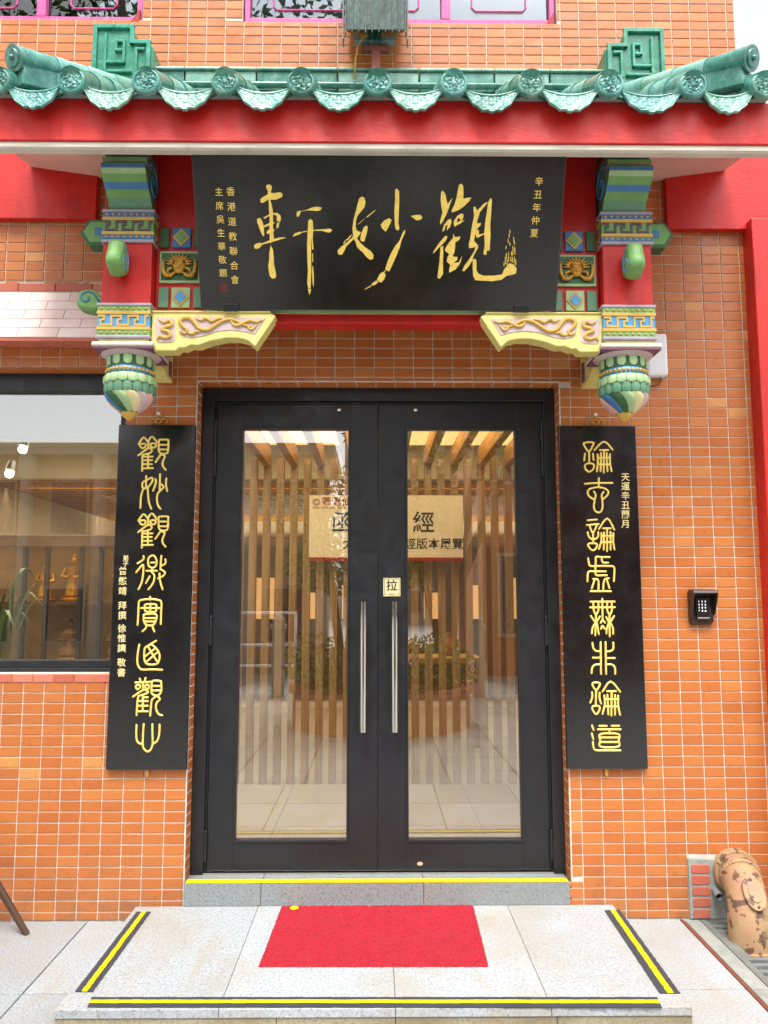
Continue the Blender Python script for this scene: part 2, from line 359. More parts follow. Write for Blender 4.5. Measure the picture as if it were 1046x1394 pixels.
BRUSH_MIAO='''-177,925 -154,941 -132,932 -123,900 -132,857 -162,821 -189,792 -204,752 -209,701 -199,668 -162,654 -178,628 -198,606 -167,566 -124,529 -77,500 -54,467 -58,433 -85,428 -113,448 -144,485 -179,514 -196,533 -209,573 -225,599 -256,569 -291,536 -307,503 -327,469 -358,469 -366,488 -366,506 -334,536 -287,569 -236,613 -231,635 -236,686 -227,752 -208,817 -192,875
-139,694 -116,709 -103,698 -108,665 -120,621 -136,577 -159,581 -170,603 -159,643
129,997 144,1007 163,987 166,919 163,819 160,732 169,688 159,669 135,681 130,717 124,819 130,919
8,717 38,750 77,769 102,757 93,732 70,688 50,659 15,691
265,787 308,796 350,797 366,776 351,758 316,753 293,769
218,680 219,652 190,593 172,527 141,453 107,378 83,331 60,340 48,351 71,423 102,490 133,541 171,586 194,645
-23,265 1,310 32,329 54,303 40,265 13,236 -11,246
-30,257 -13,240 -38,218 -66,208
-66,230 -38,251 -54,223 -86,208
-86,208 -70,205 -109,188 -141,177
40,333 52,344 47,318
-197,712 -139,760 -131,763 -178,723
-116,778 -43,834 -39,829 -108,774
-318,565 -287,599 -283,595 -310,558
-287,591 -248,635 -244,628 -275,588'''
BRUSH_GUAN='''523,985 538,991 558,964 571,914 580,885 620,937 592,857 574,806 545,748 522,719 518,741 532,799 539,820 526,864 519,921
674,1039 693,1048 709,1029 713,979 713,929 747,936 783,940 763,908 718,865 673,836 620,817 616,835 641,886 656,943 664,993
553,716 587,759 614,767 618,738 604,698 578,672 584,719 569,712 555,668 539,664
637,749 667,792 705,813 721,796 714,765 691,749 691,771 671,771 662,740 663,716 650,701 638,716
662,738 691,749 731,758 692,727 663,715
567,628 587,624 572,588 511,528 466,480 465,495 511,565
527,536 550,547 553,491 552,417 556,312 529,271 508,278 512,342 522,417
637,647 649,617 699,623 689,595 654,573 655,536 649,492 634,458 677,455 678,432 644,406 691,410 720,466 703,403 665,350 611,324 606,342 617,387 585,417 591,454 606,477 575,499 566,514 585,551 619,595 634,610
803,865 822,861 835,833 887,887 917,905 917,891 859,822 838,750 839,728 870,735 870,717 837,684 827,647 817,589 854,552 855,530 825,478 804,418 782,381 740,335 724,339 739,380 780,433 824,507 831,537 777,526 772,559 782,603 791,676 800,735 810,793 804,836
926,901 946,935 958,923 957,858 954,765 952,706 959,641 956,560 957,508 933,508 927,471 903,478 912,560 903,640 908,735 920,837
829,677 853,680 858,637 903,651 904,644 844,611 831,633
811,433 834,441 845,418 846,351 863,317 911,298 1005,300 1076,310 1089,352 1134,405 1174,393 1199,360 1194,318 1163,307 1116,299 1070,265 984,252 897,257 841,260 820,298 814,366
1083,412 1087,415 1091,382 1085,378
1092,457 1097,460 1102,397 1096,393
1100,486 1105,489 1109,442 1103,438
1094,546 1099,549 1102,523 1096,520
1109,434 1114,437 1118,389 1112,386
1110,605 1114,608 1118,575 1112,571
1116,649 1120,652 1124,619 1118,616
1119,494 1123,497 1129,419 1123,416
1125,575 1130,578 1134,553 1128,549
1141,457 1145,460 1150,420 1144,416
1143,501 1148,504 1152,472 1146,468
1155,457 1159,460 1164,412 1158,408
1157,620 1161,622 1166,583 1160,579
1164,590 1168,593 1172,561 1166,557
1154,546 1159,549 1164,501 1158,498
1170,539 1175,541 1180,479 1174,476
1171,457 1175,460 1180,405 1174,401
1183,435 1188,438 1193,390 1187,386
1153,494 1158,497 1161,472 1155,468
1120,678 1125,681 1128,656 1122,652'''
SEAL=[
'''-2372,4492 -2324,4558 -2284,4518
-2281,4514 -2242,4567 -2192,4510
-2355,4492 -2303,4492 -2305,4463 -2329,4450 -2354,4467 -2355,4492
-2250,4495 -2204,4495 -2203,4467 -2226,4455 -2249,4469 -2250,4495
-2275,4522 -2275,4446
-2370,4378 -2273,4450 -2239,4429 -2251,4406 -2292,4391 -2325,4387
-2329,4387 -2328,4303 -2327,4223
-2275,4395 -2271,4253
-2324,4364 -2229,4366
-2323,4328 -2234,4330
-2321,4290 -2233,4290
-2320,4248 -2221,4252
-2164,4535 -2085,4535 -2078,4514 -2081,4413 -2106,4396 -2143,4396 -2169,4421 -2173,4493 -2172,4522 -2164,4535
-2166,4484 -2084,4484
-2165,4438 -2082,4438
-2147,4392 -2198,4311
-2147,4387 -2109,4371 -2128,4312 -2125,4270 -2097,4234''',
'''-2286,4172 -2285,4130 -2285,4055
-2319,4105 -2283,4130 -2230,4156 -2225,4118 -2264,4064 -2313,4051 -2319,4105
-2309,4047 -2329,3972 -2332,3856
-2268,4064 -2261,3980 -2251,3914 -2226,3848
-2195,4143 -2189,4106 -2214,4026
-2151,4191 -2150,4093 -2150,4039
-2146,4097 -2112,4066 -2140,4031 -2167,3997 -2174,3947 -2164,3889 -2136,3848
-2088,4148 -2090,4085 -2076,4024''',
'''-2347,3731 -2300,3795 -2260,3756
-2258,3752 -2219,3803 -2170,3747
-2331,3731 -2280,3731 -2281,3702 -2305,3690 -2330,3706 -2331,3731
-2227,3733 -2182,3733 -2181,3706 -2203,3694 -2226,3708 -2227,3733
-2252,3760 -2252,3685
-2346,3619 -2250,3690 -2216,3669 -2228,3646 -2268,3632 -2301,3628
-2305,3628 -2304,3545 -2304,3467
-2252,3636 -2247,3496
-2300,3605 -2206,3607
-2299,3570 -2211,3572
-2298,3533 -2210,3533
-2296,3492 -2198,3495
-2142,3772 -2064,3772 -2057,3752 -2060,3653 -2084,3636 -2121,3636 -2146,3661 -2151,3731 -2150,3760 -2142,3772
-2144,3723 -2062,3723
-2143,3677 -2061,3677
-2125,3632 -2176,3554
-2125,3628 -2088,3611 -2106,3554 -2103,3513 -2075,3478''',
'''-2286,3386 -2287,3353 -2341,3315
-2350,3229 -2294,3300 -2283,3276 -2283,3219 -2294,3134 -2322,3067
-2197,3394 -2233,3370 -2240,3329 -2230,3288 -2197,3272 -2165,3288 -2156,3329 -2168,3370 -2197,3394
-2211,3323 -2178,3323
-2197,3272 -2200,3243
-2251,3243 -2151,3243
-2200,3231 -2174,3195 -2184,3126 -2227,3065
-2219,3190 -2253,3125
-2113,3388 -2117,3309 -2117,3256
-2073,3354 -2072,3313 -2112,3292
-2111,3256 -2073,3227 -2089,3195 -2137,3170
-2126,3217 -2120,3154 -2091,3065''',
'''-2320,2725 -2316,2839 -2314,2944 -2280,2964 -2207,2972 -2130,2962 -2099,2940 -2098,2839 -2098,2733
-2208,2992 -2207,2964
-2250,2920 -2153,2920 -2148,2887 -2153,2851 -2244,2851 -2255,2887 -2250,2920
-2291,2885 -2115,2885
-2204,2920 -2201,2851
-2255,2825 -2146,2825 -2146,2767 -2171,2723 -2235,2723 -2261,2763 -2264,2803 -2255,2825
-2262,2789 -2145,2789
-2259,2755 -2148,2755
-2235,2723 -2242,2691 -2270,2664
-2179,2723 -2170,2690 -2157,2662''',
'''-2297,2537 -2308,2458 -2309,2366 -2289,2319 -2256,2301 -2168,2303 -2071,2299
-2137,2573 -2184,2545 -2239,2509
-2184,2537 -2239,2509 -2247,2454 -2241,2386 -2214,2354 -2165,2348 -2114,2362 -2099,2414 -2109,2466 -2143,2509 -2176,2537
-2207,2509 -2160,2434 -2118,2374
-2236,2426 -2150,2497
-2219,2378 -2125,2462''',
'''-2322,2180 -2184,2186
-2281,2215 -2272,2184
-2227,2223 -2232,2184
-2313,2154 -2277,2154 -2280,2129 -2300,2117 -2314,2132 -2313,2154
-2227,2156 -2195,2156 -2194,2126 -2210,2121 -2226,2132 -2227,2156
-2250,2184 -2248,2121
-2339,2048 -2247,2109 -2205,2101 -2201,2085 -2248,2066 -2288,2054
-2287,2050 -2296,2003 -2299,1877
-2246,2058 -2243,1912
-2243,2042 -2199,2042
-2290,2007 -2198,2007
-2292,1963 -2197,1963
-2295,1911 -2195,1912
-2156,2195 -2088,2195 -2076,2176 -2075,2089 -2116,2057 -2160,2077 -2166,2121 -2166,2176 -2156,2195
-2163,2148 -2075,2148
-2161,2105 -2075,2105
-2120,2050 -2158,2018 -2166,1955 -2170,1871
-2112,2054 -2083,2026 -2114,1987 -2116,1932 -2090,1885 -2058,1875''',
'''-2296,1784 -2297,1706 -2289,1644 -2264,1615 -2236,1611
-2229,1792 -2232,1706 -2232,1609 -2219,1566 -2182,1539 -2152,1566 -2139,1613 -2144,1706 -2148,1792
-2079,1788 -2079,1714 -2094,1644 -2133,1609''',
'''2032,4510 2075,4520 2125,4514 2120,4489 2080,4425 2048,4459 2028,4501 2032,4510
2080,4429 2077,4311
2038,4404 2029,4336
2117,4404 2122,4340
2081,4307 2039,4294 2037,4252 2074,4222 2117,4252 2122,4294 2081,4307
2133,4440 2230,4525 2313,4445
2187,4440 2269,4440
2227,4438 2218,4214
2163,4396 2162,4311 2151,4227
2195,4408 2192,4311 2187,4227
2253,4408 2252,4311 2256,4227
2286,4396 2284,4311 2296,4227
2166,4362 2283,4362
2164,4296 2281,4296''',
'''2027,4102 2154,4110 2300,4110
2168,4158 2165,4070
2112,3945 2067,3978 2054,4016 2073,4049 2132,4066 2165,4068 2227,4054 2258,4024 2246,3987 2208,3953
2116,4024 2132,3991 2120,3936 2110,3874 2125,3832 2154,3817 2183,3832 2197,3882 2195,3945 2192,3991 2210,4020''',
'''2046,3739 2136,3747
2037,3693 2153,3703
2062,3691 2092,3616 2136,3695
2094,3616 2094,3521
2043,3620 2054,3575 2095,3550 2141,3575 2146,3621
2046,3509 2128,3509 2121,3468 2091,3445 2055,3468 2046,3509
2154,3654 2238,3758 2304,3648
2195,3660 2268,3660
2234,3658 2227,3437
2175,3612 2173,3538 2148,3457
2202,3621 2195,3451
2266,3625 2261,3451
2293,3612 2290,3526 2300,3453
2178,3585 2294,3586
2176,3523 2288,3524''',
'''2040,3366 2046,3319 2062,3292 2165,3292 2268,3290 2292,3274 2290,3208 2284,3143
2250,3379 2168,3379 2118,3381 2113,3339 2106,3229 2121,3200 2170,3200 2216,3202
2172,3372 2175,3339 2191,3323 2232,3325
2209,3239 2102,3239 2057,3241 2033,3221 2027,3143
2083,3165 2120,3163 2134,3139 2131,3061
2095,3155 2066,3074
2235,3172 2198,3163 2183,3127 2178,3061
2218,3151 2238,3078
2053,3047 2252,3047''',
'''2051,2945 2284,2947
2045,2890 2285,2892
2166,2973 2162,2763
2077,2937 2079,2864 2098,2815 2096,2755
2126,2937 2124,2864 2102,2819
2212,2937 2210,2864 2229,2815 2227,2751
2255,2937 2255,2864 2233,2815
2051,2807 2094,2751 2136,2803
2198,2797 2229,2747 2274,2807
2090,2739 2064,2698 2054,2642
2096,2747 2087,2624
2106,2739 2121,2634
2220,2735 2200,2690 2195,2642
2228,2739 2226,2614
2241,2735 2260,2690 2260,2638
2143,2743 2162,2767 2184,2745
2145,2686 2160,2714 2178,2686''',
'''2057,2550 2066,2498 2094,2474 2134,2472
2137,2558 2131,2258
2057,2410 2132,2410
2131,2348 2074,2342 2048,2314 2041,2266
2184,2558 2180,2258
2259,2554 2257,2498 2232,2474 2191,2470
2185,2407 2267,2407
2187,2346 2236,2346 2266,2318 2268,2258''',
'''2046,2167 2083,2177 2117,2167 2112,2144 2083,2104 2055,2132 2046,2167
2079,2108 2072,1962
2039,2084 2040,2037 2020,1988
2112,2080 2109,2033 2123,1980
2074,1958 2042,1950 2039,1922 2074,1879 2105,1918 2106,1950 2074,1958
2141,2092 2221,2185 2309,2090
2185,2094 2268,2094
2228,2092 2218,1867
2156,2053 2159,1974 2134,1883
2186,2060 2188,1974 2189,1879
2259,2056 2253,1875
2289,2052 2286,1958 2301,1875
2161,2019 2290,2017
2159,1950 2288,1950''',
'''2030,1774 2043,1733
2026,1698 2038,1647
2034,1620 2038,1573 2061,1544 2146,1542 2294,1542
2101,1770 2169,1770
2219,1770 2288,1770
2085,1737 2301,1737
2196,1737 2195,1698
2110,1694 2279,1694 2279,1635 2275,1577 2107,1577 2104,1635 2110,1694
2109,1661 2278,1661
2108,1620 2277,1620''']
# ================================================================ SETTING: ground
g = MB()
for x0, x1, y0, y1 in ((-60, 1.50, -60, 30), (2.3, 60, -60, 30), (1.50, 2.3, -60, -1.2), (1.50, 2.3, .0, 30)):
    g.add([(x0, y0, -.016), (x1, y0, -.016), (x1, y1, -.016), (x0, y1, -.016)], [(0, 1, 2, 3)])
GROUND = g.build('ground', MCEM, kind='structure')
k = N('plaza_paving'); mp = k.n('ShaderNodeMapping'); k.l(k.tc, mp.inputs[0])
br = k.n('ShaderNodeTexBrick', offset=0); k.l(mp.outputs[0], br.inputs[0]); br.inputs['Scale'].default_value = 1; br.inputs['Mortar Size'].default_value = .008
br.inputs['Brick Width'].default_value = .6; br.inputs['Row Height'].default_value = .6
br.inputs['Color1'].default_value = (*hexc('a5a49e'), 1); br.inputs['Color2'].default_value = (*hexc('9c9b94'), 1); br.inputs['Mortar'].default_value = (*hexc('4e4a42'), 1)
cc = k.mix(k.ramp(k.noise(1.3, 8, .7), [(.5, 0.), (.75, .6)]), br.outputs[0], hexc('77695a')); k.set(Base_Color=cc, Roughness=.7)
pl = MB(); pl.add([(-30, -40, 0), (30, -40, 0), (30, -2.49, 0), (-30, -2.49, 0)], [(0, 1, 2, 3)]); PLAZA = pl.build('plaza', k.m, kind='structure')
xs = [-3.15, -2.55, -1.95, -1.35, -.75, -.15, .45, 1.05]; ys = [-2.49, -1.89, -1.29, -.69, -.003]
def slab(name, x0, x1, y0, y1, z0, z1, mat, par, t=None, gap=.003):
    m = MB(); m.box(x0+gap, x1-gap, y0+gap, y1-gap, z0, z1, random.random() if t is None else t)
    return m.build(name, mat, par, bevel=.0025)
for i in range(len(xs)-1):
    for j in range(4):
        if -1.36 < xs[i] and ys[j] >= -.7: continue
        slab('paving_slab', xs[i], xs[i+1], ys[j], ys[j+1], -.014, 0, MGR, GROUND)
for j, (a, b) in enumerate(((-2.49, -1.89), (-1.89, -1.29), (-1.29, -.68), (-.68, -.003))):
    slab('paving_slab', 1.05 if j < 3 else 1.10, 1.405, a, b, -.014, 0, MGR, GROUND, .75)
    slab('kerb_stone', 1.425, 1.50, a, b, -.014, -.003, MCEM, GROUND)
m = MB(); m.box(1.408, 1.422, -2.49, -.003, -.02, -.002); m.build('joint_strip', MRUST, GROUND)
slab('paving_slab', -1.35, -1.137, -.69, -.003, -.014, 0, MGR, GROUND, .6)

# step in front of the door
STEP = bpy.data.objects.new('entrance_step', None); C.objects.link(STEP); STEP['kind'] = 'structure'
for x0, x1 in ((-1.13, -.56), (-.56, .055), (.055, .60), (.60, 1.095)):
    slab('granite_slab', x0, x1, -.95, -.003, .035, .065, MGRS, STEP, gap=.0008)
for x0, x1 in ((-1.13, -.36), (-.36, .055), (.055, .62), (.62, 1.095)):
    slab('granite_riser', x0, x1, -.945, -.81, -.012, .034, MGRE, STEP, gap=.001)
for x0, x1 in ((-.91, -.55), (-.55, .21), (.21, .895)):
    slab('threshold_stone', x0, x1, -.012, .24, .066, .168, MTHR, STEP, .5, gap=.001)
def tape(name, label, q, horiz):
    e = thing(name, label, 'floor tape', (sum(p[0] for p in q)/4, sum(p[1] for p in q)/4, .066))
    def L(a, b, t): return (a[0]+(b[0]-a[0])*t, a[1]+(b[1]-a[1])*t)
    for nm, mt, a, b, z in (('grip_strip', MKT, 0, 1, .0685), ('yellow_stripe', MYT, .38, .68, .0697)):
        A, B, D, E_ = L(q[0], q[1], a), L(q[0], q[1], b), L(q[3], q[2], b), L(q[3], q[2], a)
        m = MB(); n_ = 40
        for k_ in range(n_):
            t0, t1 = k_/n_, (k_+1)/n_; jj = .0015
            r_ = random.Random(k_*7+int(a*100)); r2 = random.Random(k_*7+7+int(a*100))
            def jt(p, rr): return (p[0]+(0 if horiz else rr.uniform(-jj, jj)), p[1]+(rr.uniform(-jj, jj) if horiz else 0))
            P = [jt(L(A, E_, t0), r_), jt(L(B, D, t0), r_), jt(L(B, D, t1), r2), jt(L(A, E_, t1), r2)]
            m.add([(*p, z) for p in P] + [(*p, .0652) for p in P], [(0, 1, 2, 3), (4, 7, 6, 5), (0, 4, 5, 1), (2, 6, 7, 3), (1, 5, 6, 2), (3, 7, 4, 0)])
        m.build(nm, mt, e)
tape('anti_slip_tape', 'black and yellow anti-slip tape along the left side of the entrance step', [(-1.105, -.824), (-1.040, -.824), (-1.040, -.076), (-1.105, -.076)], False)
tape('anti_slip_tape', 'black and yellow anti-slip tape along the right side of the entrance step', [(1.012, -.857), (1.086, -.857), (1.106, -.08), (1.034, -.08)], False)
tape('anti_slip_tape', 'long black and yellow anti-slip tape along the front edge of the step', [(-1.02, -.935), (-1.03, -.865), (.992, -.885), (.984, -.957)], True)
m = MB(); m.box(-.900, .886, -.0125, .020, .1685, .1770); o = m.build('threshold_tape', MYT, bevel=.001)
o['label'] = 'bright yellow tape strip along the edge of the threshold under the door'; o['category'] = 'floor tape'

# door mat: tufted grid
e = thing('door_mat', 'red carpet door mat lying on the granite step', 'door mat', (-.01, -.33, .066))
m = MB(); nx, ny = 110, 76; q = [(-.469, -.632), (.424, -.640), (.440, -.022), (-.452, -.020)]
for j in range(ny+1):
    for i in range(nx+1):
        s_, t_ = i/nx, j/ny
        x = (q[0][0]*(1-s_)+q[1][0]*s_)*(1-t_)+(q[3][0]*(1-s_)+q[2][0]*s_)*t_; y = (q[0][1]*(1-s_)+q[1][1]*s_)*(1-t_)+(q[3][1]*(1-s_)+q[2][1]*s_)*t_
        edge = i in (0, nx) or j in (0, ny)
        m.v.append((x+random.uniform(-.002, .002), y+random.uniform(-.002, .002), .0655 if edge else .074+random.uniform(-.003, .003)))
for j in range(ny):
    for i in range(nx):
        a = j*(nx+1)+i; m.f.append([a, a+1, a+nx+2, a+nx+1]); m.t.append(.5); m.mi.append(0)
m.build('pile', MCARPET, e)
m = MB(); m.tube([(-.388, -.064, .0765), (-.388, -.064, .0785)], .020, 20); m.build('emblem', MYT, e, label='small yellow oval mark')

# drain on the right
e = thing('drain_grating', 'cast iron drain grating in the ground beside the old pipe', 'drain grate', (1.8, -.5, 0))
m = MB(); m.box(1.50, 1.53, -1.15, -.003, -.02, -.002); m.box(2.25, 2.29, -1.15, -.003, -.02, -.002); m.box(1.53, 2.25, -1.15, -1.12, -.02, -.002); m.build('frame', MGRATE, e, bevel=.002)
yy = -.06
while yy > -1.1:
    m = MB(); x0 = 1.735 if -.34 < yy < -.12 else 1.531
    m.box(x0, 2.249, yy-.024, yy, -.022, -.004); m.build('bar', MGRATE, e, bevel=.003)
    yy -= .056
m = MB(); m.box(1.531, 1.56, -.40, -.10, -.022, -.006); m.build('broken_edge', MGRATE, e, bevel=.004)
m = MB()
m.add([(1.50, -1.2, -.25), (2.3, -1.2, -.25), (2.3, 0, -.25), (1.50, 0, -.25), (1.50, -1.2, -.016), (2.3, -1.2, -.016), (2.3, 0, -.016), (1.50, 0, -.016)], [(0, 1, 2, 3), (0, 4, 5, 1), (1, 5, 6, 2), (2, 6, 7, 3), (3, 7, 4, 0)])
m.build('drain_channel', MCEM, GROUND)

# ================================================================ facade
FAC = thing('tiled_wall', 'orange tiled building wall behind the red canopy and the black door', 'wall', (0, .12, 0))
OP = [(-.91, .905, .168, 2.571), (-3.2, -1.262, 1.13, 2.642), (-2.9, -1.255, 4.535, 6), (-.725, .945, 4.53, 6)]
def core(x0, x1, z0, z1): m_.box(x0, x1, .004, .25, z0, z1)
m_ = MB(); XL, XR, ZT = -3.4, 1.895, 5.2
m_.box(-.9145, -.9085, -.0012, .006, .17, 2.575); m_.box(.9045, .9105, -.0012, .006, .17, 2.575); m_.box(-.9145, .9105, -.0010, .006, 2.5705, 2.5765)
core(XL, -3.2, -.1, ZT); core(-3.2, -1.262, -.1, 1.13); core(-3.2, -1.262, 2.642, 4.535); core(-1.262, -.91, -.1, 4.535)
core(-.91, .905, 2.571, 4.53); core(-.91, .905, -.1, .060); core(.905, XR, -.1, 4.53)
core(-1.255, -.725, 4.535, ZT); core(.945, XR, 4.53, ZT)
m_.build('wall_core', MG, FAC)
PX_, PZ_ = .0988, .0501; X0, Z0 = 1.358, 1.642
field = MB(); single = []
def blocked(a, b, c, d):
    if a > 1.452 and a < 1.66 and c < .262: return True
    return False
def clip(a, b, c, d):
    """cut a tile against the openings; returns the remaining rectangle or None"""
    for x0, x1, z0, z1 in OP:
        if a < x1 and b > x0 and c < z1 and d > z0:
            ia = a >= x0; ib = b <= x1; ic = c >= z0; id_ = d <= z1
            if ia and ib and ic and id_: return None
            if not ia and ic and id_: b = x0-.002
            elif not ib and ic and id_: a = x1+.002
            elif not ic: d = z0-.002
            elif not id_: c = z1+.002
            if b-a < .008 or d-c < .008: return None
    return a, b, c, d
i0 = int((XL-X0)/PX_); i1 = int((XR-X0)/PX_)+1; j0 = int((0-Z0)/PZ_)-1; j1 = int((ZT-Z0)/PZ_)
cands = []
for j in range(j0, j1):
    for i in range(i0, i1+1):
        a = X0+i*PX_+.0025; b = a+PX_-.0050; c = Z0+j*PZ_+.0025; d = c+PZ_-.0050
        b = min(b, XR-.003); c = max(c, .002)
        if b-a < .01 or d-c < .01 or blocked(a, b, c, d): continue
        r = clip(a, b, c, d)
        if not r: continue
        cands.append((i, j, r))
def tintf(): 
    r = random.random()
    return .97 if r < .012 else min(.9, max(0, random.gauss(.48, .16)))
hid = lambda r: (-1.29 < r[0] and r[1] < -.91 and .69 < r[2] < 2.3) or (.9 < r[0] and r[1] < 1.28 and .69 < r[2] < 2.3) or r[0] < -1.62
cands.sort(key=lambda q: (hid(q[2]), (q[2][0]-.0)**2 + (q[2][2]-1.3)**2 if not hid(q[2]) else 99))
variants = {}
for n_, (i, j, (a, b, c, d)) in enumerate(cands):
    full = b-a > .09 and d-c > .043
    rr = random.Random(i*131+j)
    dy = tuple(rr.gauss(0, .0004) for _ in range(4))
    if n_ < 299:
        kx = rr.randrange(24)
        if full:
            if kx not in variants:
                mm = MB(); mm.tile(0, .0938, 0, .0451, 0, .0045, tintf(), dy=dy); oo = mm.build('tile', MT, None); variants[kx] = oo.data; bpy.data.objects.remove(oo)
            oo = bpy.data.objects.new('tile', variants[kx]); C.objects.link(oo); oo.parent = FAC; oo.location = (a, 0-.12, c)
        else:
            mm = MB(); mm.tile(a, b, c, d, 0, .0045, tintf(), dy=dy); mm.build('tile', MT, FAC)
    else: field.tile(a, b, c, d, 0, .0045, tintf(), dy=dy)
field.build('tile_field', MT, FAC, kind='stuff')
rv = MB()          # tiles lining the door and window reveals
z = .168
while z < 2.56:
    z1 = min(z+.0445, 2.568)
    rv.box(-.9125, -.9085, .004, .10, z+.003, z1, tintf()); rv.box(.9025, .9075, .004, .10, z+.003, z1, tintf()); z += PZ_
x = -.905
while x < .90: rv.box(x+.003, min(x+PX_-.003, .90), .004, .10, 2.5685, 2.5735, tintf()); x += PX_
x = -3.2
while x < -1.27: rv.box(x+.003, min(x+PX_-.003, -1.265), .004, .10, 2.6395, 2.6445, tintf()); x += PX_
rv.build('reveal_tiles', MT, FAC, kind='stuff')
for i in range(9):
    x1 = -1.27-.187*i; m = MB(); m.tile(x1-.184, x1, 3.036, 3.078, -.006, .002, random.random()); m.build('trim_tile', MTS, FAC)
for i in range(13):
    x1 = -1.268-.0988*i; m = MB(); m.tile(x1-.094, x1, 1.088, 1.127, -.003, .002, random.random()); m.build('trim_tile', MTS, FAC, label='salmon tile under the window') if i == 0 else m.build('trim_tile', MTS, FAC)
m = MB(); m.box(-3.2, -1.27, 0, .004, 3.080, 3.086); m.box(-3.2, -1.27, -.004, .004, 3.03, 3.035); m.build('mortar_line', MWHP, FAC)

# cement patch with old bricks, waste pipe stub
m = MB(); m.prism([(1.456, 0), (1.456, .272), (1.60, .268), (1.66, .2), (1.67, .12), (1.64, 0)], -.010, .003); m.build('cement_patch', MCEM, FAC, bevel=.004)
for j in range(5):
    m = MB(); z0 = .006+j*.050; w_ = random.uniform(-.004, .006)
    m.prism([(1.470, z0), (1.545+w_, z0), (1.552+w_, z0+.01), (1.552+w_, z0+.030), (1.546, z0+.039), (1.472, z0+.039), (1.468, z0+.02)], -.014, -.009, tint=random.random()); m.build('old_brick', MBRK, FAC, bevel=.002)

# red column at the right corner
m = MB(); m.box(1.876, 2.6, -.10, .3, -.01, 3.40); m.build('red_column', MREDC, bevel=.006, label='red painted square column at the right end of the tiled wall', category='column')

# left hood over the window
H = thing('window_hood', 'sloping pink tiled hood above the left window', 'window hood', (-2.3, 0, 2.73))
m = MB(); m.prism([(0, 3.028), (-.155, 2.742), (-.155, 2.727), (0, 2.742)], -3.3, -1.362, 'x'); m.build('hood_body', MTS, H)
sl = Vector((-.155, -.286)); sn = Vector((-.286, .155)).normalized()
for r_ in range(5):
    t0, t1 = r_/5+.006, (r_+1)/5-.006
    x = -1.364-(.1 if r_ % 2 else 0)
    first = True
    while x > -2.9:
        xa = x-.197; xb = x
        if first and r_ % 2: xb = -1.364; xa = x
        if first and r_ % 2: pass
        p0 = Vector((0, 3.028))+sl*t0; p1 = Vector((0, 3.028))+sl*t1
        m = MB(); v = []
        for off in (.0005, .0055):
            for X_, p in ((xa+.0015, p1), (xb-.0015, p1), (xb-.0015, p0), (xa+.0015, p0)): v.append((X_, p[0]+sn[0]*off, p[1]+sn[1]*off))
        m.add(v, [(0, 3, 2, 1), (4, 5, 6, 7), (0, 1, 5, 4), (1, 2, 6, 5), (2, 3, 7, 6), (3, 0, 4, 7)], random.random()); m.build('hood_tile', MHOOD, H)
        if first and r_ % 2: x = xa; first = False; continue
        x = xa; first = False

# ================================================================ door
D = thing('double_door', 'black metal double glass door with long steel pull handles', 'door', (0, .12, .17))
m = MB(); m.box(-.907, -.845, .10, .19, .169, 2.567); m.box(.845, .902, .10, .19, .169, 2.567); m.box(-.845, .845, .10, .19, 2.50, 2.567)
m.box(-.848, -.835, .125, .18, .169, 2.50); m.box(.835, .848, .125, .18, .169, 2.50); m.box(-.835, .835, .125, .18, 2.487, 2.50)
m.build('door_frame', MBLK, D, bevel=.003)
m = MB(); m.box(-.845, .845, .10, .185, .168, .178); m.build('sill', MSTEEL, D)
def leaf(x0, x1, g0, g1, sign):
    m = MB(); z0, z1, ga, gb = .181, 2.484, .312, 2.362
    m.box(x0, g0, .118, .166, z0, z1); m.box(g1, x1, .118, .166, z0, z1); m.box(g0, g1, .118, .166, z0, ga); m.box(g0, g1, .118, .166, gb, z1)
    L = m.build('door_leaf', MBLK, D, bevel=.0015)
    m = MB(); b_ = .010
    m.box(g0, g0+b_, .113, .150, ga, gb); m.box(g1-b_, g1, .113, .150, ga, gb); m.box(g0+b_, g1-b_, .113, .150, ga, ga+b_+.004); m.box(g0+b_, g1-b_, .113, .150, gb-b_, gb); m.build('glazing_bead', MBLK, L, bevel=.0015)
    m = MB(); m.box(g0+b_, g1-b_, .134, .140, ga+b_, gb-b_); m.build('glass_pane', MGLASS, L)
    hx = x0-.006 if sign < 0 else x1+.006
    for hz in (.30, 1.33, 2.18, 2.33):
        m = MB(); m.tube([(hx, .106, hz-.065), (hx, .106, hz+.065)], .009, 12); m.ball((hx, .106, hz+.068), .009); m.ball((hx, .106, hz-.068), .009); m.box(hx-.006, hx+.006, .106, .12, hz-.06, hz+.06); m.build('hinge', MBLK, L, smooth='auto')
    px = -.077 if sign < 0 else .077
    m = MB(); m.tube([(px, .052, .845), (px, .052, 1.474)], .0165, 24); m.build('pull_handle', MSTEEL, L, smooth='auto')
    for hz in (1.0, 1.32): m = MB(); m.tube([(px, .052, hz), (px, .119, hz)], .009, 14); m.build('handle_bracket', MSTEEL, L, smooth='auto')
    kx = -.206 if sign < 0 else .188
    m = MB(); m.lathe([(0, 0), (.011, 0), (.012, .002), (.010, .006), (0, .008)], n=16)
    m.v = [(kx+a, .1175-c, 2.459+b) for a, b, c in m.v]; m.build('door_viewer', MSTEEL, L, smooth=True)
    # mitre lines at the lower corners
    return L
L1 = leaf(-.832, -.007, -.706, -.148, -1); L2 = leaf(-.003, .832, .136, .706, 1)
m = MB(); m.box(-.0068, -.0032, .124, .16, .185, 2.48); m.build('seal_strip', MDARK, L1)
m = MB(); m.box(.022, .108, .1145, .1178, 1.500, 1.592); m.build('sign_plate', MCRM, L2, bevel=.002)
m = MB()
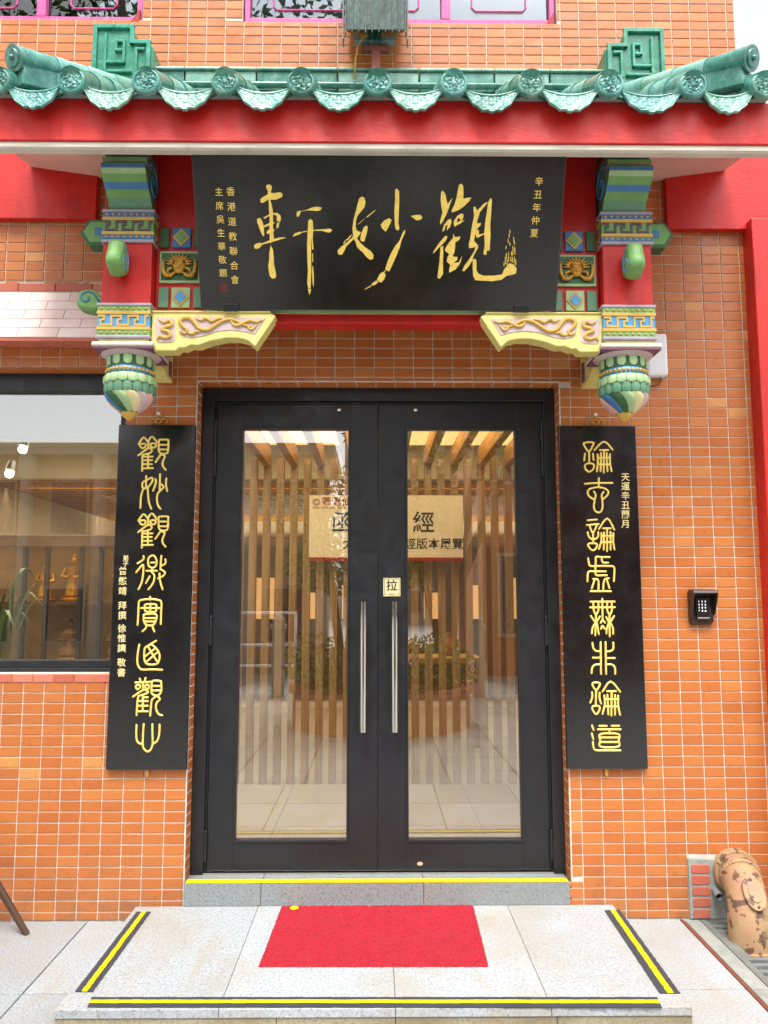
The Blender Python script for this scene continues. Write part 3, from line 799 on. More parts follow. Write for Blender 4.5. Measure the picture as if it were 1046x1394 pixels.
for a, b, c, d in ((.027, .103, 1.5865, 1.5885), (.027, .029, 1.507, 1.5865), (.101, .103, 1.507, 1.5865), (.027, .040, 1.507, 1.509), (.090, .103, 1.507, 1.509)): m.box(a, b, .1138, .1146, c, d)
m.build('sign_border', MINK, L2)
text('sign_character', '拉', .058, (.065, .1142, 1.551), MINK, L2, offset=.0006)
text('sign_word', 'PULL', .013, (.065, .1142, 1.5095), MBRED, L2, offset=.0002)
m = MB(); m.lathe([(0, 0), (.014, 0), (.014, .002), (0, .0021)], n=16); m.v = [(.200+a_, .1175-c_, .213+b_*.6) for a_, b_, c_ in m.v]; m.build('round_sticker', MPEACH, L2, label='tiny red oval sticker')

# ================================================================ left window
WN = thing('shop_window', 'large black framed window to the left of the door', 'window', (-2.2, .12, 1.13))
m = MB(); m.box(-3.2, -1.265, .10, .17, 2.545, 2.639); m.box(-3.2, -1.265, .10, .17, 1.132, 1.185); m.box(-1.32, -1.265, .10, .17, 1.185, 2.545); m.box(-3.2, -3.14, .10, .17, 1.185, 2.545)
m.box(-3.2, -1.262, .085, .17, 1.131, 1.148); m.build('frame', MBLK, WN, bevel=.002)
m = MB(); m.box(-3.14, -1.32, .135, .141, 1.185, 2.545); m.build('glass_pane', MGLASS, WN)

# ================================================================ upper windows (magenta)
def upwin(x0, x1, mull, label):
    u = thing('upper_window', label, 'window', ((x0+x1)/2, .06, 4.53))
    z0, z1 = 4.538, 5.18; m = MB(); f = .028
    m.box(x0, x0+f, .02, .08, z0, z1); m.box(x1-f, x1, .02, .08, z0, z1); m.box(x0+f, x1-f, .02, .08, z0, z0+f); m.box(x0+f, x1-f, .02, .08, z1-f, z1)
    for a in mull: m.box(a-.024, a+.024, .018, .079, z0+f, z1-f)
    m.build('frame', MPINKF, u, bevel=.003)
    seg = [x0+f]+[s_ for a in mull for s_ in (a-.024, a+.024)]+[x1-f]
    for i in range(0, len(seg), 2):
        a, b = seg[i], seg[i+1]
        m = MB(); m.box(a, b, .055, .060, z0+f, z1-f); m.build('pane', MGLW, u)
        m = MB(); c = .12; zz = z0+.10; P = [(a+c, zz+.25), (a+c, zz+.02), (a+c+.02, zz), (b-c-.02, zz), (b-c, zz+.02), (b-c, zz+.25)]
        m.tube([(p[0], .052, p[1]) for p in P], .0045, 6); m.build('muntin', MPINKF, u)
    m = MB(); m.prism([(x1-.05, z0-.01), (x1-.008, z0-.02), (x1-.008, z0+.06)], .0, .019); m.build('corner_bracket', MBRED, u)
    m = MB(); m.box(x0-.01, x1+.01, .15, .17, z0-.01, z1); m.build('room_behind', MCON if x0 > -1 else MDWOOD, u)
upwin(-2.85, -1.262, [-2.3, -1.80], 'magenta framed upper window at the left top, partly cut off')
upwin(-.718, .938, [-.02+.375], 'wide magenta framed upper window behind the green floodlight')

# ================================================================ canopy
CX = -.006
CAN = thing('entrance_canopy', 'red canopy with green glazed roof tiles over the entrance', 'canopy', (0, -.4, 3.3))
m = MB(); m.box(-1.78, 1.78, -.79, -.72, 3.368, 3.555); m.build('fascia', MRED, CAN, bevel=.005)
m = MB(); m.prism([(-.782, 3.367), (-.782, 3.346), (-.774, 3.338), (-.74, 3.338), (-.70, 3.367)], -1.78, 1.78, 'x'); m.build('eave_moulding', MSOF, CAN)
def soff(xa, xb, za0, za1, mat, nm):
    m = MB(); rows = [(-.735, 3.360, 3.360), (-.425, za0[0], za1[0]), (-.002, za0[1], za1[1])]
    v = []; 
    for y, z0_, z1_ in rows: v += [(xa, y, z0_), (xb, y, z1_)]
    v += [(x_, y_, z_+.03) for x_, y_, z_ in v]
    m.add(v, [(0, 2, 3, 1), (2, 4, 5, 3), (6, 7, 9, 8), (8, 9, 11, 10), (0, 1, 7, 6), (4, 10, 11, 5), (0, 6, 8, 2), (2, 8, 10, 4), (1, 3, 9, 7), (3, 5, 11, 9)]); m.build(nm, mat, CAN)
soff(-1.235, 1.225, (3.54, 3.62), (3.54, 3.62), MSOFP, 'soffit')
soff(-1.78, -1.235, (3.60, 3.69), (3.53, 3.612), MSOFP, 'soffit'); soff(1.225, 1.78, (3.53, 3.612), (3.60, 3.69), MSOFP, 'soffit')
for s_ in (-1, 1):
    m = MB(); a, b = (-2.2, -1.44) if s_ < 0 else (1.472, 2.2)
    zt = 3.80
    m.box(a, b, -.045, -.003, 3.405 if s_ < 0 else 3.365, zt); m.build('wall_beam', MRED, CAN, bevel=.003)
# roof bed
m = MB(); m.prism([(-.815, 3.556), (-.16, 3.945), (-.003, 3.945), (-.003, 3.74), (-.72, 3.556)], -1.62, 1.62, 'x'); m.build('mortar_bed', MCEM, CAN)
cols = [-1.565, -1.262, -.957, -.636, -.325, -.011, .302, .619, .945, 1.288, 1.585]
A0 = Vector((0, -.848, 3.594)); A1 = Vector((0, -.17, 3.990)); RD = (A1-A0); RN = Vector((0, -RD.z, RD.y)).normalized()
def barrel(x, tend=1., par=CAN):
    nseg = 3
    for i in range(nseg):
        t0, t1 = tend*i/nseg, tend*(i+1)/nseg+.012
        p0 = A0+RD*t0; p1 = A0+RD*t1; m = MB()
        dx = random.uniform(-.003, .003)
        m.tube([(x+dx, p0.y, p0.z), (x+dx, p1.y, p1.z)], [.0555-.001*i, .0480-.001*i], 20, cap=True); m.build('barrel_tile', MGL2 if i else MGL, par, smooth='auto')
    # rosette end cap
    m = MB(); nr, na = 16, 64; ph = random.uniform(0, 6.28); lx = random.uniform(-.05, .05)
    o = A0-RD.normalized()*(.012+random.uniform(-.004, .004))
    for i in range(nr+1):
        r = .0575*i/nr; q = i/nr
        for k_ in range(na):
            a = 2*math.pi*k_/na
            if q > .92: h = .006*(1-(q-.92)/.08)**.5
            elif q > .80: h = .007
            elif q > .74: h = .001
            else:
                h = .0025+.0035*math.sin(q*22+1.4*math.cos(6*a))*math.cos(3*a+q*5)+.0025*math.cos(8*a)*math.sin(q*14)
                if q < .16: h = .006
            m.v.append((x+r*math.cos(a+ph), o.y-h+lx*r*math.cos(a+ph), o.z+r*math.sin(a+ph)))
    for i in range(nr):
        for k_ in range(na): m.f.append([i*na+k_, (i+1)*na+k_, (i+1)*na+(k_+1) % na, i*na+(k_+1) % na]); m.t.append(.5); m.mi.append(0)
    b = len(m.v)
    for k_ in range(na):
        a = 2*math.pi*k_/na; m.v.append((x+.0575*math.cos(a+ph), o.y+.022, o.z+.0575*math.sin(a+ph)))
    for k_ in range(na): m.f.append([nr*na+k_, b+k_, b+(k_+1) % na, nr*na+(k_+1) % na]); m.t.append(.5); m.mi.append(0)
    m.build('rosette_cap', MGLR, par, smooth='auto')
for i, x in enumerate(cols): barrel(x, .55 if abs(x) > 1.5 else (.8 if abs(x) > 1.2 else 1))
def drip(x, w, pale):
    m = MB(); nx, nz = 96, 34; Y = -.832+random.uniform(-.004, .004); rz = random.uniform(-.035, .035); x += random.uniform(-.003, .003)
    def top(s): return 3.592-.026*(1-s*s)
    def bot(s):
        a = abs(s); return 3.474+.100*(a**2.6)+.006*abs(math.sin(a*math.pi*3))*(1 if a > .1 else 0)-.004
    for sd_ in (0, 1):
        for j in range(nz+1):
            for i in range(nx+1):
                s = -1+2*i/nx; t = j/nz; zt_, zb = top(s), min(bot(s), top(s)-.004); z = zt_+(zb-zt_)*t
                edge = min(t, 1-t, (1-abs(s))*1.2)
                h = .006 if edge < .09 else (.0 if edge < .14 else .002+.0022*math.sin(abs(s)*17+2.6*math.sin(t*10))*math.cos(t*15+abs(s)*5)+.0012*math.sin(abs(s)*37+t*9)*math.sin(t*29))
                tilt = -.030*(t-.5)
                m.v.append((x+s*w, Y+tilt-(h if not sd_ else -.012), z+rz*s*w))
    n1 = (nx+1)*(nz+1)
    for j in range(nz):
        for i in range(nx):
            a = j*(nx+1)+i; m.f.append([a, a+nx+1, a+nx+2, a+1]); m.t.append(.5); m.mi.append(0)
            a += n1; m.f.append([a, a+1, a+nx+2, a+nx+1]); m.t.append(.5); m.mi.append(0)
    bd = [i for i in range(nx+1)]+[j*(nx+1)+nx for j in range(1, nz+1)]+[nz*(nx+1)+i for i in range(nx-1, -1, -1)]+[j*(nx+1) for j in range(nz-1, 0, -1)]
    for k_ in range(len(bd)): a, b = bd[k_], bd[(k_+1) % len(bd)]; m.f.append([a, b, b+n1, a+n1]); m.t.append(.5); m.mi.append(0)
    d_ = m.build('drip_tile', pale, CAN, smooth=True)
    # pan tile channel behind the drip
    for q in range(2):
        m = MB(); v = []; t0, t1 = (0, .52) if q == 0 else (.5, 1)
        for t in (t0, t1):
            p = A0+RD*t-RN*(.046-.004*q)
            for i in range(9):
                s = -1+i/4; v.append((x+s*w*1.02, p.y+.012, p.z-.024*(1-s*s)+.012))
        v2 = [(a, b, c-.012) for a, b, c in v]
        m.add(v+v2, [(i, i+1, i+10, i+9) for i in range(8)]+[(i+18, i+27, i+28, i+19) for i in range(8)]+[(i, i+18, i+19, i+1) for i in range(8)])
        m.build('pan_tile', MGL2 if q else MGL, CAN, smooth='auto')
for i in range(len(cols)-1):
    drip((cols[i]+cols[i+1])/2, (cols[i+1]-cols[i])/2-.040, [MGLR, MGL2, MGLR, MGL2][i % 4] if i not in (2,) else MGL2)
# ridge blocks
xr = [-1.16, -.98, -.62, -.21, .20, .58, .86, 1.16]
for i in range(len(xr)-1):
    m = MB(); m.box(xr[i]+.003, xr[i+1]-.003, -.165, -.02, 4.02, 4.128); m.build('ridge_block', MGL2 if i % 2 else MGL, CAN, bevel=.006)
    m = MB(); m.prism([(-.178, 4.130), (-.178, 4.142), (-.13, 4.168), (-.02, 4.172), (-.02, 4.130)], xr[i]+.002, xr[i+1]-.002, 'x'); m.build('ridge_cap', MGL2, CAN, bevel=.003)
m = MB(); m.tube([(-1.15, -.19, 4.038), (1.15, -.19, 4.038)], .016, 10); m.build('ridge_moulding', MGL, CAN, smooth='auto')
def finial(s_):
    X = lambda px: s_*(1.43-(px-127)*.00365) if s_ > 0 else -1.43+(px-127)*.00365
    ZZ = lambda py: 4.325-(py-38)*.0041
    base = [(127, 95+25), (127, 45), (134, 38), (178, 38), (185, 45), (185, 57), (203, 57), (210, 63), (210, 120)]
    m = MB(); m.prism([(X(a), ZZ(b)) for a, b in base], -.215, -.06); F = m.build('ridge_finial', MGLF, CAN, bevel=.006)
    def strip(P, w=.0105, nm='fret_band', mat=MGLF):
        m = MB(); Q = [Vector((X(a/2.99), ZZ(b/2.99))) for a, b in P]
        for i in range(len(Q)-1):
            a, b = Q[i], Q[i+1]; x0, x1 = sorted((a.x, b.x)); z0, z1 = sorted((a.y, b.y)); m.box(x0-w, x1+w, -.231-.0004*i, -.214, z0-w, z1+w)
        m.build(nm, mat, F, bevel=.003)
    strip([(393, 330), (393, 118), (543, 118), (543, 178), (612, 178), (612, 330)])
    strip([(436, 285), (436, 150)], .007); strip([(500, 210), (480, 210), (480, 175), (512, 175), (512, 258), (445, 258)], .0065)
    strip([(562, 300), (562, 205), (590, 205)], .0065); strip([(440, 292), (540, 292)], .0065)
finial(-1); finial(1)
for s_ in (-1, 1):
    P0 = Vector((s_*1.18, -.24, 3.965)); P1 = Vector((-1.515 if s_ < 0 else 1.55, -.78, 3.735 if s_ < 0 else 3.755)); n_ = 4
    for i in range(n_):
        a = P0.lerp(P1, i/n_); b = P0.lerp(P1, (i+1)/n_)
        m = MB(); m.tube([a, b], [.040+.002*i, .046+.002*i], 20); m.build('hip_tile', MGL2 if i < 3 else MGL, CAN, smooth='auto')
        m = MB(); dn = (b-a).normalized(); sd_ = Vector((-dn.y, dn.x, 0)).normalized()*.034
        v = [a+sd_, a-sd_, b-sd_, b+sd_]; v2 = [p-Vector((0, 0, .12)) for p in v]; m.add(v+v2, [(0, 1, 2, 3), (4, 7, 6, 5), (0, 4, 5, 1), (1, 5, 6, 2), (2, 6, 7, 3), (3, 7, 4, 0)]); m.build('hip_block', MGL if i % 2 else MGL2, CAN, bevel=.004)
    m = MB(); dn = (P1-P0).normalized(); m.tube([P1, P1+dn*.03], [.051, .053], 24); q = P1+dn*.031
    m.tube([q, q+dn*.006], [.038, .034], 24); m.ball(q+dn*.008, .012); m.build('hip_end_cap', MGLR, CAN, smooth='auto')

# ================================================================ posts with hanging lotus
def beads(m, x0, x1, n, y, z, r=.0062, ax='x', y1=0):
    for i in range(n):
        t = (i+.5)/n
        if ax == 'x': m.ball((x0+(x1-x0)*t, y, z), r, 8, sz=(1, .7, 1))
        else: m.ball((x0, y+(y1-y)*t, z), r, 8, sz=(.7, 1, 1))
def keypat(m, x0, x1, y, z0, z1, n, t=.0044):
    """running square meander, raised bars"""
    w = (x1-x0)/n; h = z1-z0
    for i in range(n):
        a = x0+i*w; zc = (z0+z1)/2
        for p, q, r, s_ in ((a+.0, a+w*.42, z1-t*2, z1), (a+w*.42-t*2, a+w*.42, zc, z1-t*2), (a+w*.12, a+w*.42-t*2, zc-t*.2, zc+t*1.8-.0006), (a+w*.12, a+w*.12+t*2, z0+t*2, zc-t*.2), (a+w*.12, a+w*.86, z0, z0+t*2), (a+w*.86-t*2, a+w*.86, z0+t*2, z1-t*2), (a+w*.86-t*2, a+w, z1-t*2, z1)):
            m.box(p, q-.0004, y-.004, y, r, s_)
def band(P, x0, x1, y0, y1, z0, z1, cb, ck, cbg, ctrim, s_):
    h = z1-z0
    m = MB(); m.box(x0, x1, y0, y1, z0+.012, z1-.012); m.build('band_core', cbg, P)
    for q0 in (z1-.014, z0):
        m = MB(); m.box(x0-.006, x1+.006, y0-.006, y1, q0, q0+.014); m.build('band_moulding', ctrim, P, bevel=.004)
    m = MB(); m.box(x0-.002, x1+.002, y0-.002, y1, z1-.036, z1-.0145); m.box(x0-.002, x1+.002, y0-.002, y1, z0+.0145, z0+.036); m.build('bead_ground', cb, P)
    m = MB(); m.box(x0-.004, x1+.004, y0-.005, y1, z1-.052, z1-.0365); m.box(x0-.004, x1+.004, y0-.005, y1, z0+.0365, z0+.052); m.build('gold_fillet', MOCH, P, bevel=.002)
    m = MB()
    for zz in (z1-.0255, z0+.0255):
        beads(m, x0+.004, x1-.004, 8, y0-.004, zz)
        beads(m, (x1+.003) if s_ < 0 else (x0-.003), 0, 5, y0+.012, zz, ax='y', y1=y1-.02)
    m.build('bead_row', MOCH, P, smooth=True, kind='stuff')
    m = MB(); keypat(m, x0+.003, x1-.003, y0-.0005, z0+.055, z1-.055, 3); m.build('key_pattern', ck, P)
def petal(par, c, a, prof, halfw, mat, tip=0, nm='petal'):
    """a curved petal: prof = list of (r,z), halfw = angular half width per row"""
    m = MB(); v = []; k_ = 5
    for (r, z), hw in zip(prof, halfw):
        for i in range(k_):
            s = -1+2*i/(k_-1); rr = r+.004*(1-s*s)
            v.append((c[0]+rr*math.cos(a+s*hw), c[1]+rr*math.sin(a+s*hw), z))
    n_ = len(prof); F = [(j*k_+i, (j+1)*k_+i, (j+1)*k_+i+1, j*k_+i+1) for j in range(n_-1) for i in range(k_-1)]
    inner = [(c[0]+(x-c[0])*.9, c[1]+(y-c[1])*.9, z) for x, y, z in v]; o = len(v)
    F2 = [tuple(o+i for i in f[::-1]) for f in F]
    rim = [i for i in range(k_)]+[j*k_+k_-1 for j in range(1, n_)]+[(n_-1)*k_+i for i in range(k_-2, -1, -1)]+[j*k_ for j in range(n_-2, 0, -1)]
    F3 = [(rim[i], rim[(i+1) % len(rim)], rim[(i+1) % len(rim)]+o, rim[i]+o) for i in range(len(rim))]
    m.add(v+inner, F+F2+F3); m.build(nm, mat, par, smooth='auto')
def post(s_, label):
    x0, x1 = (-1.236, -1.017) if s_ < 0 else (1.001, 1.221); xc = (x0+x1)/2
    yf, yb = -.49, -.27
    P = thing('hanging_post', label, 'hanging post', (xc, -.38, 2.29))
    m = MB(); m.box(x0, x1, yf, yb, 2.78, 3.07); m.box(x0+.03, x1, yf+.06, yb, 3.07, 3.60); m.build('shaft', MRED, P, bevel=.004)
    band(P, x0-.002, x1+.004, yf-.006, yb, 3.066, 3.222, MBLUE, MKEYD, MGN, MLAV, s_)
    band(P, x0-.008, x1+.002, yf-.008, yb, 2.625, 2.785, MGN, MOCH, MLBLUE, MLAV, s_)
    m = MB(); m.box(x0-.002, x1-.002, yf, yb, 2.607, 2.625); m.build('pale_fillet', MCRM, P, bevel=.003)
    # scroll bracket above, painted in stripes
    prof = [(-.490, 3.224), (-.520, 3.262), (-.556, 3.284), (-.580, 3.304), (-.606, 3.330), (-.618, 3.350), (-.620, 3.366), (-.610, 3.380), (-.575, 3.384), (-.600, 3.392), (-.602, 3.410), (-.576, 3.420), (-.555, 3.424), (-.574, 3.432), (-.576, 3.448), (-.552, 3.465)]
    cols_ = [MMG, MGN, MBLUE, MGN, MGN, MBLUE, MGN, MLAV, MLAV, MGN, MLAV, MGN, MBLUE, MMG, MGN]
    a, b = (x0+.022, x1-.005) if s_ < 0 else (x0+.005, x1-.022)
    m = MB()
    fine = []
    pr2 = [prof[0]]
    m.prism([(y+.004, z) for y, z in prof]+[(-.30, 3.465), (-.30, 3.224)], a+.004, b-.004, 'x'); SB = m.build('scroll_bracket', MMG, P, bevel=.003)
    mats = [MMG, MGN, MBLUE, MLAV, MLG]
    m = MB()
    seq = [0, 1, 2, 1, 4, 2, 1, 3, 3, 1, 3, 1, 2, 0, 1]
    for i in range(len(prof)-1):
        (ya, za), (yb_, zb) = prof[i], prof[i+1]
        m.add([(a, ya, za), (b, ya, za), (b, yb_, zb), (a, yb_, zb)], [(0, 1, 2, 3)], mi=seq[i])
        m.add([(a, ya, za), (a, ya+.02, za), (a, yb_+.02, zb), (a, yb_, zb)], [(0, 1, 2, 3)], mi=seq[i]); m.add([(b, ya, za), (b, ya+.02, za), (b, yb_+.02, zb), (b, yb_, zb)], [(3, 2, 1, 0)], mi=seq[i])
    m.build('painted_stripes', mats, SB)
    # blue spiral on the inner side of the scroll
    xs_ = b+.001 if s_ < 0 else a-.001
    m = MB(); m.tube([(xs_, -.49+(.012+.0085*t)*math.cos(t*1.0)*.9, 3.345+(.012+.0085*t)*math.sin(t*1.0)) for t in [i*.35 for i in range(26)]], .0055, 6); m.build('spiral', MLBLUE, SB, smooth=True)
    # pointed beam end on the outer side
    m = MB(); q = [(0, 3.068), (0, 3.192), (.078, 3.192), (.118, 3.130), (.078, 3.068)]
    X = (lambda d: x0-d) if s_ < 0 else (lambda d: x1+d)
    m.prism([(X(d), z) for d, z in q], -.46, -.385); AE = m.build('beam_end', MDG, P, bevel=.003)
    q2 = [(.003, 3.084), (.003, 3.180), (.070, 3.180), (.102, 3.132), (.070, 3.084)]
    m = MB(); m.prism([(X(d), z) for d, z in q2], -.464, -.459); m.build('face_panel', MGN, AE, bevel=.001)
    m = MB(); u, w_ = sorted((X(.004), X(.048))); m.box(u, w_, -.467, -.4635, 3.116, 3.150); m.build('blue_square', MBLUE, AE)
    # cloud knob on the front: spiral cloud in the y-z plane
    def cloud(n=26):
        out = []
        for i in range(n):
            a_ = 2*math.pi*i/n; r = 1+.09*math.cos(3*a_+.6)+.06*math.cos(5*a_); out.append((math.cos(a_)*r, math.sin(a_)*r))
        return out
    cx = -1.147 if s_ < 0 else 1.147-.03; cz = 2.962 if s_ < 0 else 2.958
    m = MB(); m.prism([(-.555+.078*(u*.85+v*.28), cz+.083*(v*.92-u*.28)) for u, v in cloud()], cx-.034, cx+.034, 'x')
    K = m.build('cloud_knob', MGN, P, bevel=.022, smooth='auto')
    xs_ = cx+.034 if s_ < 0 else cx-.034
    m = MB(); m.tube([(xs_, -.560+(.006+.0058*t)*math.cos(t), cz-.005+(.006+.0066*t)*math.sin(t)) for t in [i*.35 for i in range(24)]], .004, 6); m.build('spiral', MLBLUE, K, smooth=True)
    if s_ < 0:
        m = MB(); m.prism([(-1.300+.066*u, 2.820+.050*v-.008*u) for u, v in cloud()], -.445, -.36); K = m.build('side_cloud', MGN, P, bevel=.014, smooth='auto')
        m = MB(); m.box(-1.265, x0+.002, -.43, -.37, 2.80, 2.85); m.build('cloud_neck', MLAV, K, bevel=.004)
        m = MB(); m.tube([(-1.315+(.004+.0052*t)*math.cos(-t+1), -.446, 2.828+(.004+.0046*t)*math.sin(-t+1)) for t in [i*.35 for i in range(20)]]+[(-1.25, -.446, 2.797)], .0042, 6); m.build('spiral', MBLUE, K, smooth=True)
    # square plate
    m = MB(); e_ = .026; m.box(x0-e_, x1+e_, yf-e_, yb+e_, 2.585, 2.606); m.build('square_plate', MWHP, P, bevel=.006)
    m = MB(); m.box(x0-e_+.004, x1+e_-.004, yf-e_+.004, yb+e_-.004, 2.575, 2.5845); m.build('plate_underside', MPUR, P, bevel=.003)
    c = (xc, (yf+yb)/2)
    m = MB(); m.lathe([(.132, 2.575), (.112, 2.567), (.100, 2.560)], (c[0], c[1], 0), 32); m.build('plate_ring', MLIL, P, smooth=True)
    B = MB(); B.lathe([(.100, 2.575), (.100, 2.53), (.094, 2.50), (.100, 2.49), (.108, 2.46), (.108, 2.40), (.094, 2.37), (.06, 2.335), (.02, 2.30), (.0, 2.285)], (c[0], c[1], 0), 36); LB = B.build('lotus_core', MDG, P, smooth=True)
    n_ = 12
    for i in range(n_):
        a_ = 2*math.pi*(i+.3)/n_; petal(P, c, a_, [(.102, 2.562), (.104, 2.55), (.103, 2.528), (.100, 2.518)], [.16, .185, .17, .08], MLG)
    m = MB(); m.lathe([(.098, 2.512), (.103, 2.506), (.101, 2.484), (.104, 2.478)], (c[0], c[1], 0), 36); m.build('blue_collar', MLBLUE, P, smooth=True)
    m = MB()
    for i in range(34): a_ = 2*math.pi*i/34; m.ball((c[0]+.103*math.cos(a_), c[1]+.103*math.sin(a_), 2.497), .0085, 8)
    m.build('bead_ring', MOCH, P, smooth=True)
    n_ = 16
    for i in range(n_):
        a_ = 2*math.pi*i/n_; petal(P, c, a_, [(.106, 2.478), (.113, 2.470), (.114, 2.445), (.112, 2.438)], [.17, .19, .185, .09], MLG)
    for i in range(n_):
        a_ = 2*math.pi*(i+.5)/n_; petal(P, c, a_, [(.108, 2.440), (.110, 2.425), (.109, 2.402), (.106, 2.394)], [.18, .185, .18, .09], MMG)
    pm = [MBLUE, MDG, MLG, MCRM, MLIL, MPEACH, MLBLUE, MMG, MLG, MCRM, MLIL, MPEACH]
    off = (0 if s_ < 0 else 0)
    for i in range(12):          # twisted petals
        m = MB(); v = []; rows = [(.105, 2.396), (.103, 2.384), (.092, 2.364), (.072, 2.342), (.046, 2.322), (.028, 2.314)]
        for j, (r, z) in enumerate(rows):
            t = j/5; base_ = math.pi*1.08+2*math.pi*i/12+.75*t
            for k_ in range(5):
                s = -1+k_/2; rr = r+.005*(1-s*s); v.append((c[0]+rr*math.cos(base_+s*.262), c[1]+rr*math.sin(base_+s*.262), z))
        m.add(v, [(j*5+k_, (j+1)*5+k_, (j+1)*5+k_+1, j*5+k_+1) for j in range(5) for k_ in range(4)]); m.build('twisted_petal', pm[i], P, smooth=True)
    m = MB(); m.lathe([(.034, 2.322), (.040, 2.316), (.030, 2.303), (.012, 2.288), (0, 2.281)], (c[0], c[1], 0), 24, rf=lambda a_, z: 1+.08*math.cos(9*a_)); m.build('bud_tip', MOCH, P, smooth=True)
post(-1, 'painted hanging post with lotus bud left of the name board'); post(1, 'painted hanging post with lotus bud right of the name board, next to the white box')

# ================================================================ lintel panel between the posts
LI = thing('lintel', 'red carved lintel with gold and green panels behind the black name board', 'lintel', (0, -.40, 2.72))
m = MB(); m.box(-1.016, 1.0, -.425, -.33, 2.722, 3.56); m.build('lintel_board', MRED, LI, bevel=.004)
def pan(x0, x1, z0, z1, mat, t=.012): m = MB(); m.box(x0, x1, -.425-t, -.4245, z0, z1); return m.build('panel', mat, LI, bevel=.002)
def dia(x0, x1, z0, z1, bgm, inner):
    p = pan(x0, x1, z0, z1, bgm); cx, cz = (x0+x1)/2, (z0+z1)/2; h, w = (z1-z0)/2-.004, (x1-x0)/2-.003
    m = MB(); m.prism([(cx-w, cz), (cx, cz-h), (cx+w, cz), (cx, cz+h)], -.443, -.4365); m.build('diamond_frame', MOCH, p, bevel=.001)
    m = MB(); m.prism([(cx-w*.72, cz), (cx, cz-h*.72), (cx+w*.72, cz), (cx, cz+h*.72)], -.446, -.4425); m.build('diamond', inner, p, bevel=.001)
def mask(cx, cz):
    p = pan(cx-.092, cx+.092, cz-.074, cz+.074, MLG); m = MB(); m.box(cx-.082, cx+.082, -.4395, -.4365, cz-.062, cz+.064); m.build('panel_ground', MDG, p)
    m = MB()
    for i in range(11):      # mane
        a = math.pi*(i/10); r0, r1 = .030, .058+.004*(i % 2)
        m.tube([(cx+r0*math.cos(a), -.444, cz+.012+r0*math.sin(a)*.8), (cx+r1*math.cos(a)*1.05, -.446, cz+.012+r1*math.sin(a)*.82)], [.0075, .002], 6)
    for s in (-1, 1):        # curling side whiskers
        m.tube([(cx+s*(.018), -.447, cz-.03), (cx+s*.036, -.449, cz-.045), (cx+s*.058, -.449, cz-.046), (cx+s*.072, -.449, cz-.024), (cx+s*.074, -.449, cz+.008), (cx+s*.068, -.447, cz+.036)], [.006, .008, .010, .010, .007, .002], 8)
        m.tube([(cx+s*.03, -.447, cz-.008), (cx+s*.048, -.449, cz-.016), (cx+s*.052, -.449, cz-.030), (cx+s*.040, -.448, cz-.032)], [.006, .007, .005, .003], 8)
        m.ball((cx+s*.013, -.456, cz+.010), .0075)
    m.ball((cx, -.445, cz), .030, 14, sz=(1, .45, .9)); m.ball((cx, -.458, cz-.004), .009); m.ball((cx, -.450, cz-.024), .019, 12, sz=(1.1, .5, .6)); m.ball((cx, -.448, cz+.026), .017, 10, sz=(1.3, .5, .6))
    m.build('beast_mask', MGOLD2, p, smooth=True)
for s in (-1, 1):
    f = lambda a, b: (a, b) if s < 0 else tuple(sorted((-a-.012, -b-.012)))
    dz = 0 if s < 0 else -.008
    pan(*f(-.998, -.957), 3.072+dz, 3.165+dz, MDG); dia(*f(-.942, -.859), 3.072+dz, 3.165+dz, MBLUE, MGN); pan(*f(-.845, -.80), 3.072+dz, 3.165+dz, MDG)
    mask(-.905 if s < 0 else .893, 2.979+dz)
    pan(*f(-.998, -.953), 2.789+dz, 2.883+dz, MMG); dia(*f(-.940, -.856), 2.789+dz, 2.883+dz, MLG, MLBLUE); pan(*f(-.840, -.80), 2.789+dz, 2.883+dz, MMG)
m = MB(); m.box(-.78, .77, -.434, -.4245, 2.765, 2.781); m.build('panel', MLG, LI)

